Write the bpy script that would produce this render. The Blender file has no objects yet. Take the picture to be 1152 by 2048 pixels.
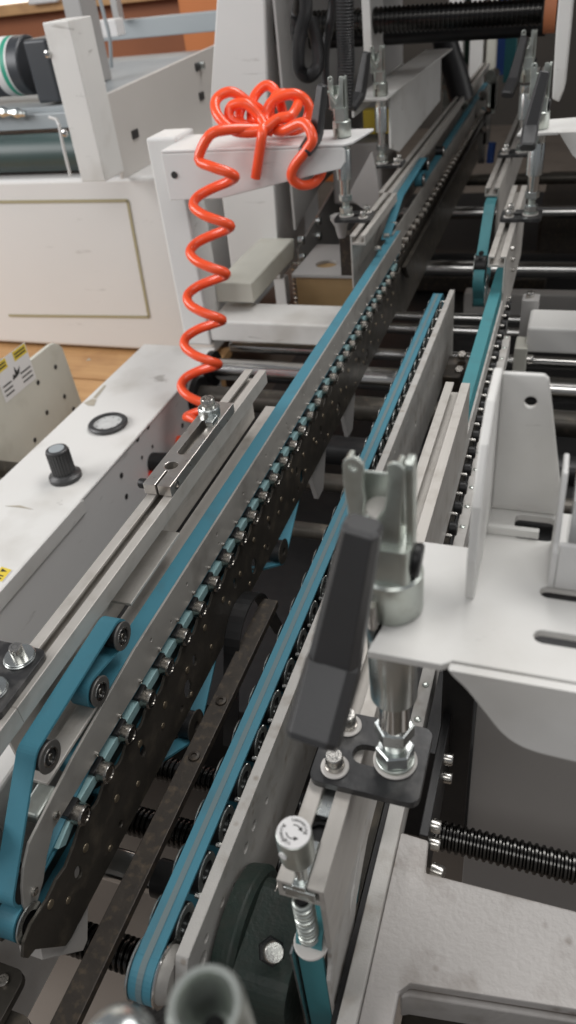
import bpy, bmesh, math, random
from mathutils import Vector, Matrix
random.seed(7)
scn = bpy.context.scene
COL = scn.collection
# ------------------------------------------------------------------ camera, world, lamps, exposure
cam_d = bpy.data.cameras.new('camera'); cam = bpy.data.objects.new('camera', cam_d); COL.objects.link(cam)
CR = ((0.943857, 0.315133, -0.099126), (0.115964, -0.597018, -0.793802), (-0.309333, 0.737741, -0.600043))
CAM = Vector((0, 0, 1.4)); FPX = 1494.32
r0, r1, r2 = (Vector(r) for r in CR)
cam.matrix_world = Matrix(((r0.x, -r1.x, -r2.x, CAM.x), (r0.y, -r1.y, -r2.y, CAM.y), (r0.z, -r1.z, -r2.z, CAM.z), (0, 0, 0, 1)))
cam_d.sensor_fit = 'VERTICAL'; cam_d.sensor_height = 36; cam_d.sensor_width = 20.25
cam_d.lens = FPX / 2048 * 36
cam_d.clip_start = 0.01; cam_d.clip_end = 100
cam_d.dof.use_dof = True; cam_d.dof.focus_distance = 0.72; cam_d.dof.aperture_fstop = 7.0
scn.camera = cam
world = bpy.data.worlds.new('World'); scn.world = world; world.use_nodes = True
world.node_tree.nodes['Background'].inputs[0].default_value = (0.92, 0.94, 1.0, 1)
world.node_tree.nodes['Background'].inputs[1].default_value = 0.20
def area_lamp(name, loc, target, sx, sy, power, col=(1, 1, 1)):
    d = bpy.data.lights.new(name, 'AREA'); d.shape = 'RECTANGLE'; d.size = sx; d.size_y = sy; d.energy = power; d.color = col
    o = bpy.data.objects.new(name, d); COL.objects.link(o); o.location = loc
    o.rotation_euler = (Vector(target) - Vector(loc)).to_track_quat('-Z', 'Y').to_euler()
    return o
area_lamp('hall_ceiling_lamp', (0.5, 2.5, 4.2), (-0.6, 1.5, 0.8), 3.2, 1.1, 92, (1.0, 0.985, 0.965))
area_lamp('hall_window_lamp', (-3.9, -0.2, 2.7), (-0.7, 1.4, 0.8), 3.2, 1.8, 134, (1.0, 0.99, 0.985))
area_lamp('hall_rear_lamp', (0.2, -1.7, 3.9), (-0.5, 1.5, 0.8), 2.6, 1.2, 34, (1.0, 0.985, 0.965))
area_lamp('hall_side_lamp', (3.6, 2.2, 2.4), (-0.6, 1.2, 0.7), 2.4, 1.4, 40, (1.0, 0.985, 0.965))
scn.view_settings.view_transform = 'Standard'; scn.view_settings.look = 'None'
scn.view_settings.exposure = 0.0; scn.view_settings.gamma = 1.0; scn.view_settings.use_curve_mapping = False
scn.cycles.use_denoising = True
scn.cycles.max_bounces = 8

def ray(px, py): return r0 * ((px - 576) / FPX) + r1 * ((py - 1024) / FPX) + r2
def PZ(px, py, z): d = ray(px, py); return CAM + d * ((z - CAM.z) / d.z)
def PY(px, py, y): d = ray(px, py); return CAM + d * (y / d.y)
def PX(px, py, x): d = ray(px, py); return CAM + d * (x / d.x)

# ------------------------------------------------------------------ materials
def mat(name, col, rough=0.5, metal=0.0, var=0.0, vscale=30.0, bump=0.0, bscale=200.0, stretch=None, dirt=None, dirt_amt=0.0,
        dscale=12.0, coat=0.0, spec=0.5, rvar=0.0, col2=None, spots=0.0, scuff=0.0):
    m = bpy.data.materials.new(name); m.use_nodes = True
    nt = m.node_tree; N = nt.nodes; L = nt.links; b = N['Principled BSDF']
    b.inputs['Roughness'].default_value = rough; b.inputs['Metallic'].default_value = metal
    b.inputs['Specular IOR Level'].default_value = spec
    b.inputs['Coat Weight'].default_value = coat
    tc = N.new('ShaderNodeTexCoord'); mp = N.new('ShaderNodeMapping'); L.new(tc.outputs['Object'], mp.inputs[0])
    if stretch: mp.inputs['Scale'].default_value = stretch
    cur = None
    base = N.new('ShaderNodeRGB'); base.outputs[0].default_value = (*col, 1); cur = base.outputs[0]
    def noise(scale, detail=5, src=mp):
        n = N.new('ShaderNodeTexNoise'); n.inputs['Scale'].default_value = scale; n.inputs['Detail'].default_value = detail
        L.new(src.outputs[0] if src is mp else tc.outputs['Object'], n.inputs['Vector']); return n
    def mix(fac, a, bcol, amt):
        mr = N.new('ShaderNodeMath'); mr.operation = 'MULTIPLY'; mr.inputs[1].default_value = amt; L.new(fac, mr.inputs[0])
        mx = N.new('ShaderNodeMix'); mx.data_type = 'RGBA'; L.new(mr.outputs[0], mx.inputs[0]); L.new(a, mx.inputs[6])
        mx.inputs[7].default_value = (*bcol, 1); return mx.outputs[2]
    if var:
        n = noise(vscale)
        rp = N.new('ShaderNodeValToRGB'); rp.color_ramp.elements[0].position = 0.3; rp.color_ramp.elements[1].position = 0.75
        L.new(n.outputs[0], rp.inputs[0])
        cur = mix(rp.outputs[0], cur, col2 or tuple(c * 0.6 for c in col), var)
    if dirt:
        n = noise(dscale, 8, tc)
        rp = N.new('ShaderNodeValToRGB'); rp.color_ramp.elements[0].position = 0.52; rp.color_ramp.elements[1].position = 0.74
        L.new(n.outputs[0], rp.inputs[0]); cur = mix(rp.outputs[0], cur, dirt, dirt_amt)
    if spots:
        v = N.new('ShaderNodeTexVoronoi'); v.inputs['Scale'].default_value = spots; L.new(tc.outputs['Object'], v.inputs['Vector'])
        rp = N.new('ShaderNodeValToRGB'); rp.color_ramp.elements[0].position = 0.05; rp.color_ramp.elements[0].color = (1, 1, 1, 1)
        rp.color_ramp.elements[1].position = 0.14; rp.color_ramp.elements[1].color = (0, 0, 0, 1)
        L.new(v.outputs['Distance'], rp.inputs[0]); cur = mix(rp.outputs[0], cur, dirt or (0.1, 0.08, 0.06), 0.6)
    if scuff:
        m2 = N.new('ShaderNodeMapping'); m2.inputs['Scale'].default_value = (5, 9, 26); m2.inputs['Rotation'].default_value = (.5, .3, .4); L.new(tc.outputs['Object'], m2.inputs[0])
        n = N.new('ShaderNodeTexNoise'); n.inputs['Scale'].default_value = 1.6; n.inputs['Detail'].default_value = 9; n.inputs['Roughness'].default_value = 0.62; n.inputs['Distortion'].default_value = 0.8
        L.new(m2.outputs[0], n.inputs['Vector'])
        rp = N.new('ShaderNodeValToRGB'); rp.color_ramp.elements[0].position = 0.655; rp.color_ramp.elements[1].position = 0.71
        L.new(n.outputs[0], rp.inputs[0]); cur = mix(rp.outputs[0], cur, (0.22, 0.20, 0.175), scuff)
    L.new(cur, b.inputs['Base Color'])
    if rvar:
        n = noise(vscale * 1.7, 6)
        mr = N.new('ShaderNodeMapRange'); mr.inputs['To Min'].default_value = max(0.02, rough - rvar); mr.inputs['To Max'].default_value = min(1, rough + rvar)
        L.new(n.outputs[0], mr.inputs[0]); L.new(mr.outputs[0], b.inputs['Roughness'])
    if bump:
        n = noise(bscale, 4)
        bp = N.new('ShaderNodeBump'); bp.inputs['Strength'].default_value = bump; bp.inputs['Distance'].default_value = 0.001
        L.new(n.outputs[0], bp.inputs['Height']); L.new(bp.outputs[0], b.inputs['Normal'])
    return m
M = {}
M['white'] = mat('white_paint', (0.70, 0.692, 0.668), 0.42, 0, 0.22, 9, 0.10, 260, dirt=(0.36, 0.33, 0.28), dirt_amt=0.45, dscale=7, col2=(0.60, 0.588, 0.56), scuff=0.6)
M['white_clean'] = mat('white_paint_clean', (0.70, 0.694, 0.68), 0.40, 0, 0.18, 6, 0.06, 300, col2=(0.61, 0.603, 0.59), scuff=0.35)
M['cast_white'] = mat('painted_casting', (0.41, 0.388, 0.37), 0.42, 0, 0.35, 22, 0.5, 240, dirt=(0.15, 0.12, 0.095), dirt_amt=0.5, dscale=28, col2=(0.34, 0.32, 0.30), spots=34)
M['cream'] = mat('cream_paint', (0.60, 0.59, 0.52), 0.5, 0, 0.2, 8, 0.08, 260, dirt=(0.3, 0.27, 0.2), dirt_amt=0.3)
M['alu'] = mat('brushed_aluminium', (0.50, 0.475, 0.44), 0.52, 0.45, 0.35, 60, 0.12, 300, stretch=(1, 0.06, 1), rvar=0.08, dirt=(0.26, 0.23, 0.19), dirt_amt=0.4, dscale=40)
M['plate'] = mat('grey_steel_plate', (0.36, 0.345, 0.32), 0.50, 0.35, 0.35, 18, 0.08, 250, rvar=0.12, dirt=(0.16, 0.145, 0.13), dirt_amt=0.5, dscale=25)
M['tape'] = mat('worn_painted_plate', (0.44, 0.425, 0.40), 0.5, 0.05, 0.35, 40, 0.25, 700, dirt=(0.2, 0.16, 0.12), dirt_amt=0.6, dscale=45, spots=40)
M['dark'] = mat('dark_oiled_steel', (0.075, 0.067, 0.056), 0.42, 0.5, 0.5, 25, 0.15, 160, rvar=0.15, col2=(0.035, 0.032, 0.028), dirt=(0.24, 0.20, 0.15), dirt_amt=0.4, dscale=45)
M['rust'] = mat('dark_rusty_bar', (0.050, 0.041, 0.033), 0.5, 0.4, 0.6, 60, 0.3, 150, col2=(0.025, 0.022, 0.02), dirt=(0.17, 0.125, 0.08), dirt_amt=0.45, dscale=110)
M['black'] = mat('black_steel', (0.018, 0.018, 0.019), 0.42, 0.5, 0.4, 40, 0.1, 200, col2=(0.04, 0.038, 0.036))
M['blackplate'] = mat('black_painted_plate', (0.026, 0.026, 0.027), 0.36, 0.1, 0.4, 30, 0.12, 200, rvar=0.15, dirt=(0.20, 0.19, 0.18), dirt_amt=0.35, dscale=60)
M['plastic'] = mat('black_plastic', (0.032, 0.032, 0.033), 0.42, 0, 0.3, 40, 0.15, 900, col2=(0.050, 0.050, 0.052), spec=0.6)
M['zinc'] = mat('zinc_plated_steel', (0.62, 0.66, 0.66), 0.24, 0.97, 0.35, 50, 0.05, 200, rvar=0.10, col2=(0.56, 0.55, 0.48))
M['zincdull'] = mat('dull_zinc', (0.56, 0.60, 0.57), 0.34, 0.88, 0.4, 40, 0.08, 200, rvar=0.12, col2=(0.46, 0.46, 0.38), dirt=(0.30, 0.30, 0.26), dirt_amt=0.4, dscale=70)
M['satin'] = mat('satin_steel', (0.62, 0.60, 0.575), 0.30, 0.92, 0.4, 60, 0.06, 300, rvar=0.08, col2=(0.50, 0.43, 0.37), dirt=(0.34, 0.24, 0.17), dirt_amt=0.35, dscale=35)
M['chrome'] = mat('polished_steel', (0.66, 0.65, 0.63), 0.13, 1.0, 0.2, 60, 0.03, 300, rvar=0.05)
M['rod'] = mat('ground_rod_steel', (0.66, 0.65, 0.63), 0.20, 1.0, 0.3, 30, 0.03, 300, rvar=0.06, col2=(0.40, 0.39, 0.37))
M['roller'] = mat('bearing_steel', (0.46, 0.43, 0.39), 0.26, 1.0, 0.4, 80, 0.05, 300, rvar=0.1)
M['discgrey'] = mat('grey_disc_steel', (0.20, 0.19, 0.18), 0.36, 0.7, 0.4, 60, 0.05, 300, rvar=0.1)
M['rivet'] = mat('bronzed_rivet', (0.25, 0.205, 0.145), 0.40, 0.7, 0.4, 150, 0.1, 300)
M['steelend'] = mat('bright_screw_steel', (0.66, 0.64, 0.60), 0.26, 1.0, 0.4, 150, 0.1, 400, rvar=0.1)
M['blue'] = mat('blue_belt', (0.050, 0.190, 0.252), 0.50, 0, 0.3, 25, 0.12, 800, col2=(0.042, 0.155, 0.205), spec=0.4, dirt=(0.06, 0.11, 0.13), dirt_amt=0.4, dscale=30)
M['teal'] = mat('teal_belt', (0.050, 0.215, 0.240), 0.50, 0, 0.25, 25, 0.12, 800, col2=(0.045, 0.16, 0.18), spec=0.4, dirt=(0.05, 0.10, 0.11), dirt_amt=0.35, dscale=30)
M['tealpad'] = mat('grey_teal_belt_side', (0.24, 0.38, 0.39), 0.45, 0, 0.35, 60, 0.1, 500, col2=(0.16, 0.27, 0.28))
M['beltstripe'] = mat('worn_belt_centre', (0.13, 0.17, 0.175), 0.55, 0, 0.5, 60, 0.1, 500, stretch=(1, .15, 1), col2=(0.07, 0.16, 0.20))
M['beltdark'] = mat('belt_backing', (0.035, 0.045, 0.048), 0.6, 0, 0.2, 40)
M['orange'] = mat('orange_pu_hose', (1.0, 0.105, 0.030), 0.28, 0, 0.08, 30, 0, 100, coat=0.3, spec=0.5)
M['red'] = mat('red_plastic', (0.75, 0.05, 0.03), 0.4)
M['wood'] = mat('pine_plank', (0.56, 0.33, 0.15), 0.6, 0, 0.6, 10, 0.2, 120, stretch=(0.6, 9, 9), col2=(0.38, 0.19, 0.07), dirt=(0.26, 0.12, 0.05), dirt_amt=0.4, dscale=9)
M['ply'] = mat('brown_mdf', (0.36, 0.24, 0.115), 0.6, 0, 0.5, 25, 0.2, 250, col2=(0.26, 0.17, 0.08))
M['brown'] = mat('brown_board', (0.36, 0.125, 0.05), 0.6, 0, 0.4, 3, col2=(0.23, 0.075, 0.03))
M['orangebrown'] = mat('orange_board', (0.60, 0.20, 0.06), 0.6, 0, 0.4, 3, col2=(0.45, 0.14, 0.04))
M['greyblue'] = mat('grey_blue_steel', (0.34, 0.37, 0.385), 0.5, 0.1, 0.3, 5, 0.1, 150, col2=(0.25, 0.275, 0.29))
M['greypaint'] = mat('grey_paint', (0.38, 0.37, 0.36), 0.45, 0.1, 0.25, 8, 0.1, 200, col2=(0.30, 0.29, 0.28))
M['warmgrey'] = mat('warm_grey_paint', (0.56, 0.535, 0.505), 0.45, 0, 0.25, 5, 0.1, 200, col2=(0.47, 0.445, 0.415))
M['darkgreen'] = mat('dark_green_rubber', (0.040, 0.068, 0.066), 0.42, 0, 0.4, 12, 0.1, 100, col2=(0.06, 0.085, 0.08))
M['gearbox'] = mat('dark_green_casting', (0.020, 0.034, 0.028), 0.5, 0.0, 0.6, 90, 0.6, 260, col2=(0.04, 0.04, 0.034), rvar=0.15, spec=0.3)
M['motor'] = mat('motor_grey_paint', (0.050, 0.055, 0.062), 0.40, 0.1, 0.3, 10, 0.1, 200)
M['rubber'] = mat('black_rubber_hose', (0.024, 0.024, 0.025), 0.45, 0, 0.2, 40)
M['threaded'] = mat('black_threaded_rod', (0.075, 0.073, 0.070), 0.24, 1.0, 0.3, 60)
M['concrete'] = mat('concrete_floor', (0.17, 0.14, 0.115), 0.6, 0, 0.5, 4, 0.2, 60, col2=(0.11, 0.09, 0.075), dirt=(0.07, 0.055, 0.045), dirt_amt=0.4, dscale=6)
M['castiron'] = mat('rough_cast_iron', (0.055, 0.053, 0.05), 0.55, 0.2, 0.7, 200, 0.8, 350, col2=(0.14, 0.135, 0.13))
M['yellow'] = mat('yellow_print', (0.72, 0.55, 0.06), 0.5)
M['paper'] = mat('white_sticker', (0.72, 0.71, 0.70), 0.45)
M['ink'] = mat('black_print', (0.025, 0.025, 0.025), 0.5)
M['cream_chip'] = mat('chipped_paint', (0.42, 0.38, 0.31), 0.7, 0, 0.5, 120, col2=(0.28, 0.25, 0.20))
M['groove'] = mat('yellowed_seam', (0.36, 0.32, 0.20), 0.7)
M['hallwall'] = mat('dim_hall_wall', (0.055, 0.050, 0.045), 0.8, 0, 0.6, 1.2, col2=(0.10, 0.085, 0.07))
M['glass'] = mat('dial_glass', (0.60, 0.61, 0.60), 0.1, 0, 0.5, 60, spec=0.6, col2=(0.38, 0.38, 0.38))
M['green'] = mat('green_print', (0.03, 0.30, 0.20), 0.5)
M['skyblue'] = mat('blue_plastic', (0.02, 0.06, 0.22), 0.5)
M['greenpanel'] = mat('dark_green_panel', (0.010, 0.045, 0.028), 0.5)
win = bpy.data.materials.new('bright_window'); win.use_nodes = True
_b = win.node_tree.nodes['Principled BSDF']; _b.inputs['Base Color'].default_value = (0.8, 0.8, 0.8, 1)
_b.inputs['Emission Color'].default_value = (1.0, 0.93, 0.80, 1); _b.inputs['Emission Strength'].default_value = 1.6
M['window'] = win

# ------------------------------------------------------------------ mesh helpers
class MB:
    """collects shapes in world coordinates; build() links them as ONE mesh object"""
    def __init__(s): s.v = []; s.f = []; s.sm = []
    def add(s, vs, fs, smooth=False):
        n = len(s.v); s.v += [Vector(v) for v in vs]
        for f in fs: s.f.append([i + n for i in f]); s.sm.append(smooth)
        return s
    def box(s, a, b, rot=None):
        x0, y0, z0 = (min(p, q) for p, q in zip(a, b)); x1, y1, z1 = (max(p, q) for p, q in zip(a, b))
        vs = [Vector((x, y, z)) for x in (x0, x1) for y in (y0, y1) for z in (z0, z1)]
        if rot is not None:
            c = Vector(((x0 + x1) / 2, (y0 + y1) / 2, (z0 + z1) / 2)); vs = [c + rot @ (v - c) for v in vs]
        return s.add(vs, [(0, 1, 3, 2), (4, 6, 7, 5), (0, 4, 5, 1), (2, 3, 7, 6), (0, 2, 6, 4), (1, 5, 7, 3)])
    def lathe(s, p, axis, prof, n=24, ph=0.0):
        """prof: list of (distance along axis, radius); capped where it ends off-axis"""
        p = Vector(p); w = Vector(axis).normalized(); t = Vector((0, 0, 1)) if abs(w.z) < 0.9 else Vector((0, 1, 0))
        u = w.cross(t).normalized(); v = w.cross(u)
        vs = []; fs = []; smooth = n > 8
        for d, r in prof:
            for k in range(n):
                a = ph + 2 * math.pi * k / n
                vs.append(p + w * d + (u * math.cos(a) + v * math.sin(a)) * r)
        for j in range(len(prof) - 1):
            for k in range(n):
                fs.append((j * n + k, j * n + (k + 1) % n, (j + 1) * n + (k + 1) % n, (j + 1) * n + k))
        s.add(vs, fs, smooth)
        if prof[0][1] > 1e-6: s.add(vs[:n], [tuple(range(n))[::-1]])
        if prof[-1][1] > 1e-6: s.add(vs[-n:], [tuple(range(n))])
        return s
    def cyl(s, a, b, r, n=24, r2=None, bev=0.0):
        a = Vector(a); b = Vector(b); l = (b - a).length; r2 = r if r2 is None else r2
        if bev: prof = [(0, r - bev), (0, r - bev), (bev, r), (bev, r), (l - bev, r2), (l - bev, r2), (l, r2 - bev), (l, r2 - bev)]
        else: prof = [(0, r), (l, r2)]
        return s.lathe(a, b - a, prof, n)
    def ring(s, p, axis, ro, ri, h, n=28, bev=0.0):
        b = bev or min(0.0006, (ro - ri) * .2)
        prof = [(0, ri), (0, ro - b), (b, ro), (h - b, ro), (h, ro - b), (h, ri), (0, ri)]
        p = Vector(p); w = Vector(axis).normalized(); t = Vector((0, 0, 1)) if abs(w.z) < 0.9 else Vector((0, 1, 0))
        u = w.cross(t).normalized(); v = w.cross(u); vs = []; fs = []
        for d, r in prof:
            for k in range(n):
                a = 2 * math.pi * k / n; vs.append(p + w * d + (u * math.cos(a) + v * math.sin(a)) * r)
        for j in range(len(prof) - 1):
            for k in range(n): fs.append((j * n + k, j * n + (k + 1) % n, (j + 1) * n + (k + 1) % n, (j + 1) * n + k))
        return s.add(vs, fs, True)
    def prism(s, poly, axis, a, b, holes=()):
        """poly in the plane normal to axis ('x': (y,z), 'y': (x,z), 'z': (x,y)); extruded from a to b"""
        def P(q, h): return {'x': (h, q[0], q[1]), 'y': (q[0], h, q[1]), 'z': (q[0], q[1], h)}[axis]
        if not holes and len(poly) <= 64:
            n = len(poly); vs = [P(q, a) for q in poly] + [P(q, b) for q in poly]
            bm = bmesh.new(); bv = [bm.verts.new((q[0], q[1], 0)) for q in poly]
            bm.faces.new(bv); r = bmesh.ops.triangulate(bm, faces=bm.faces[:]); bm.verts.index_update()
            tri = [tuple(v.index for v in f.verts) for f in bm.faces]; bm.free()
            fs = [t[::-1] for t in tri] + [tuple(i + n for i in t) for t in tri] + [(k, (k + 1) % n, (k + 1) % n + n, k + n) for k in range(n)]
            return s.add(vs, fs)
        bm = bmesh.new(); off = []; pts = []; es = []
        for lp in [poly] + list(holes):
            o = len(pts); off.append((o, len(lp))); pts += list(lp)
            vs = [bm.verts.new((q[0], q[1], 0)) for q in lp]
            es += [bm.edges.new((vs[k], vs[(k + 1) % len(vs)])) for k in range(len(vs))]
        bm.verts.index_update()
        bmesh.ops.triangle_fill(bm, use_beauty=True, use_dissolve=False, edges=es)
        bm.verts.index_update(); tri = [tuple(v.index for v in f.verts) for f in bm.faces]; bm.free()
        n = len(pts); vs = [P(q, a) for q in pts] + [P(q, b) for q in pts]
        fs = [t[::-1] for t in tri] + [tuple(i + n for i in t) for t in tri]
        for o, c in off: fs += [(o + k, o + (k + 1) % c, o + (k + 1) % c + n, o + k + n) for k in range(c)]
        return s.add(vs, fs)
    def tube(s, pts, r, n=10, closed=False, rf=None):
        pts = [Vector(p) for p in pts]; m = len(pts); vs = []; fs = []; u = None
        for i in range(m):
            t = (pts[min(i + 1, m - 1)] - pts[max(i - 1, 0)]).normalized()
            if u is None: u = t.orthogonal().normalized()
            u = (u - t * u.dot(t)).normalized(); w = t.cross(u); rr = rf(i, m) if rf else r
            for k in range(n):
                a = 2 * math.pi * k / n; vs.append(pts[i] + (u * math.cos(a) + w * math.sin(a)) * rr)
        for i in range(m - 1):
            for k in range(n): fs.append((i * n + k, i * n + (k + 1) % n, (i + 1) * n + (k + 1) % n, (i + 1) * n + k))
        s.add(vs, fs, True); s.add(vs[:n], [tuple(range(n))[::-1]]); s.add(vs[-n:], [tuple(range(n))])
        return s
    def ribbon(s, path, x0, x1, th):
        """belt: path of (y,z); thickness grows to the left of travel"""
        m = len(path); vs = []; fs = []
        for i in range(m):
            a = Vector(path[max(i - 1, 0)]); b = Vector(path[min(i + 1, m - 1)]); t = (b - a).normalized(); nn = Vector((-t.y, t.x)) * th / 2
            for x, sg in ((x0, 1), (x1, 1), (x1, -1), (x0, -1)): vs.append((x, path[i][0] + nn.x * sg, path[i][1] + nn.y * sg))
        for i in range(m - 1):
            for k in range(4): fs.append((i * 4 + k, i * 4 + (k + 1) % 4, (i + 1) * 4 + (k + 1) % 4, (i + 1) * 4 + k))
        s.add(vs, fs); return s
    def xf(s, mtx):
        s.v = [mtx @ v for v in s.v]; return s
    def build(s, name, m, parent=None, bevel=0.0, seg=2, label=None):
        me = bpy.data.meshes.new(name); off = Vector((0, 0, 0)); q = parent
        while q is not None: off += q.location; q = q.parent
        org = Vector((0, 0, 0))
        if parent is None:
            org = Vector(((min(v.x for v in s.v) + max(v.x for v in s.v)) / 2, (min(v.y for v in s.v) + max(v.y for v in s.v)) / 2, min(v.z for v in s.v)))
        me.from_pydata([tuple(v - off - org) for v in s.v], [], s.f)
        bm = bmesh.new(); bm.from_mesh(me); bmesh.ops.recalc_face_normals(bm, faces=bm.faces[:])
        for f, k in zip(bm.faces, s.sm): f.smooth = k
        bm.to_mesh(me); bm.free()
        if any(s.sm): me.set_sharp_from_angle(angle=math.radians(38))
        me.materials.append(M[m] if isinstance(m, str) else m)
        o = bpy.data.objects.new(name, me); COL.objects.link(o); o.parent = parent
        if parent is None: o.location = org
        if bevel:
            bv = o.modifiers.new('bevel', 'BEVEL'); bv.width = bevel; bv.segments = seg; bv.limit_method = 'ANGLE'; bv.angle_limit = math.radians(40)
            bv.harden_normals = False
        if label: o['label'] = label
        return o
def thing(name, loc, label, cat, group=None):
    o = bpy.data.objects.new(name, None); COL.objects.link(o); o.location = loc; o.empty_display_size = 0.02
    o['label'] = label; o['category'] = cat
    if group: o['group'] = group
    return o
def tag(o, label, cat, group=None):
    o['label'] = label; o['category'] = cat
    if group: o['group'] = group
    return o
def struct(o): o['kind'] = 'structure'; return o
def copy_tree(o, parent=None):
    c = o.copy(); COL.objects.link(c); c.parent = parent
    for ch in o.children: copy_tree(ch, c)
    return c
def circ(cx, cy, r, n=16, sx=1.0, sy=1.0): return [(cx + r * sx * math.cos(2 * math.pi * k / n), cy + r * sy * math.sin(2 * math.pi * k / n)) for k in range(n)]
def rrect(x0, y0, x1, y1, r, n=5):
    o = []
    for cx, cy, a0 in ((x1 - r, y1 - r, 0), (x0 + r, y1 - r, 90), (x0 + r, y0 + r, 180), (x1 - r, y0 + r, 270)):
        for k in range(n + 1):
            a = math.radians(a0 + 90 * k / n); o.append((cx + r * math.cos(a), cy + r * math.sin(a)))
    return o
def stadium(x0, x1, y, r, n=7):
    return [(x1 + r * math.cos(math.radians(-90 + 180 * k / n)), y + r * math.sin(math.radians(-90 + 180 * k / n))) for k in range(n + 1)] + \
           [(x0 + r * math.cos(math.radians(90 + 180 * k / n)), y + r * math.sin(math.radians(90 + 180 * k / n))) for k in range(n + 1)]
def catmull(P, k=8):
    P = [Vector(p) for p in P]; Q = [P[0] * 2 - P[1]] + P + [P[-1] * 2 - P[-2]]; out = []
    for i in range(1, len(Q) - 2):
        a, b, c, d = Q[i - 1:i + 3]
        for j in range(k):
            t = j / k
            out.append(0.5 * ((2 * b) + (c - a) * t + (2 * a - 5 * b + 4 * c - d) * t * t + (3 * b - a - 3 * c + d) * t ** 3))
    out.append(P[-1]); return out
def belt_path(circles, closed=False, step=0.16):
    """circles: (y, z, r, turn) with turn +1 counter-clockwise, -1 clockwise, 0 = plain point; tangent lines between them"""
    n = len(circles); segs = []
    for i in range(n if closed else n - 1):
        y1, z1, ra, sa = circles[i]; y2, z2, rb, sb = circles[(i + 1) % n]
        d = Vector((y2 - y1, z2 - z1)); L = d.length; t = d / L; nrm = Vector((-t.y, t.x))
        # the belt passes with the wheel centre on its left when turning counter-clockwise
        A = sa * ra; B = sb * rb
        sn = (B - A) / L; cs = math.sqrt(max(0, 1 - sn * sn))
        m = nrm * cs + t * sn * 1.0
        # normal m such that centre1 + (-m*A), centre2 + (-m*B) are the tangent points
        m = nrm * cs + t * sn
        segs.append((Vector((y1, z1)) - m * A, Vector((y2, z2)) - m * B))
    out = []
    def arc(c, p, q, s_):
        a0 = math.atan2(p.y - c.y, p.x - c.x); a1 = math.atan2(q.y - c.y, q.x - c.x); r = (p - c).length
        if r < 1e-7: return [tuple(p)]
        da = a1 - a0
        if s_ > 0:
            while da < -1e-9: da += 2 * math.pi
        else:
            while da > 1e-9: da -= 2 * math.pi
        k = max(1, int(abs(da) / step)); return [(c.x + r * math.cos(a0 + da * j / k), c.y + r * math.sin(a0 + da * j / k)) for j in range(k + 1)]
    if closed:
        for i in range(n): out += arc(Vector(circles[i][:2]), segs[i - 1][1], segs[i][0], circles[i][3])
        out.append(out[0])
    else:
        out.append(tuple(segs[0][0]))
        for i in range(1, n - 1): out += arc(Vector(circles[i][:2]), segs[i - 1][1], segs[i][0], circles[i][3])
        out.append(tuple(segs[-1][1]))
    cl = [out[0]]
    for p in out[1:]:
        if (Vector(p) - Vector(cl[-1])).length > 2e-4: cl.append(p)
    return cl
def hexn(mb, p, axis, af, h, hole=0.0, ch=0.0012, ph=0.0):
    r = af / math.sqrt(3)
    prof = [(0, r - ch), (ch, r), (h - ch, r), (h, r - ch)]
    return mb.lathe(p, axis, prof, 6, ph)
def cap_screw(parent, p, axis, r, h, name='screw', m='steelend', washer=None):
    """socket-head cap screw with a hex recess; optional washer sub-part"""
    p = Vector(p); w = Vector(axis).normalized()
    s = MB().lathe(p, w, [(0, r), (h * .85, r), (h, r * .88), (h, r * .52)], 20)
    s.f.pop(); s.sm.pop()
    s.lathe(p + w * h, -w, [(0, r * .52), (h * .55, r * .50)], 6); 
    o = s.build(name, m, parent)
    if washer:
        MB().ring(p - w * washer[1], w, washer[0], r * .5, washer[1] - 0.0002).build('washer', 'zinc', o)
    return o
def spring_thread(mb, p, axis, L, r, pitch, depth, n=16):
    """threaded rod: a lathe with a fine triangular profile"""
    k = int(L / pitch); prof = []
    for i in range(k): prof += [(i * pitch, r), (i * pitch + pitch * .30, r), (i * pitch + pitch * .55, r - depth), (i * pitch + pitch * .75, r - depth)]
    prof.append((k * pitch, r)); return mb.lathe(p, axis, prof, n)

# ------------------------------------------------------------------ setting
struct(MB().box((-6, -2, -0.05), (6, 9, 0.10)).build('floor', 'concrete'))
struct(MB().box((-6, 6.8, 0.1), (6, 7.0, 5.0)).build('wall_back', 'hallwall'))

# ------------------------------------------------------------------ belt carriers
ZT = 0.84; PITCH = 0.0425
RAILZ = 0.945
# C-channel rail with a web hanging on one side (x,z), drawn for the right-hand carrier
RAIL = [(-.123, .945), (-.1125, .945), (-.1125, .9415), (-.1195, .9415), (-.1195, .931), (-.096, .931), (-.096, .9415), (-.1035, .9415),
        (-.1035, .945), (-.0925, .945), (-.0925, .868), (-.0963, .868), (-.0963, .926), (-.123, .926)]
def mir(poly): return [(-.489 - x, z) for x, z in poly][::-1]
def shift(poly, dx): return [(x + dx, z) for x, z in poly]

def idler(parent, y, z, r, x0, x1, face, name='tension_roller'):
    """wide roller with a dark flange disc and bearing in its face (face = +1 looks to +x)"""
    o = MB().cyl((x0, y, z), (x1, y, z), r, 32).build(name, 'black', parent)
    xf = x1 if face > 0 else x0
    MB().ring((xf + (.0002 if face > 0 else -.0022), y, z), (1, 0, 0), r * 1.12, r * .62, .002, 32).build('flange_disc', 'discgrey', o)
    MB().ring((xf + (.0003 if face > 0 else -.0025), y, z), (1, 0, 0), r * .70, r * .56, .0024, 28).build('bearing_ring', 'chrome', o)
    MB().ring((xf + (.0001 if face > 0 else -.0018), y, z), (1, 0, 0), r * .55, r * .24, .0012, 28).build('bearing_seal', 'black', o)
    MB().cyl((xf, y, z), (xf + face * .0022, y, z), r * .24, 14, bev=.0004).build('axle_end', 'roller', o)
    return o

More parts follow.
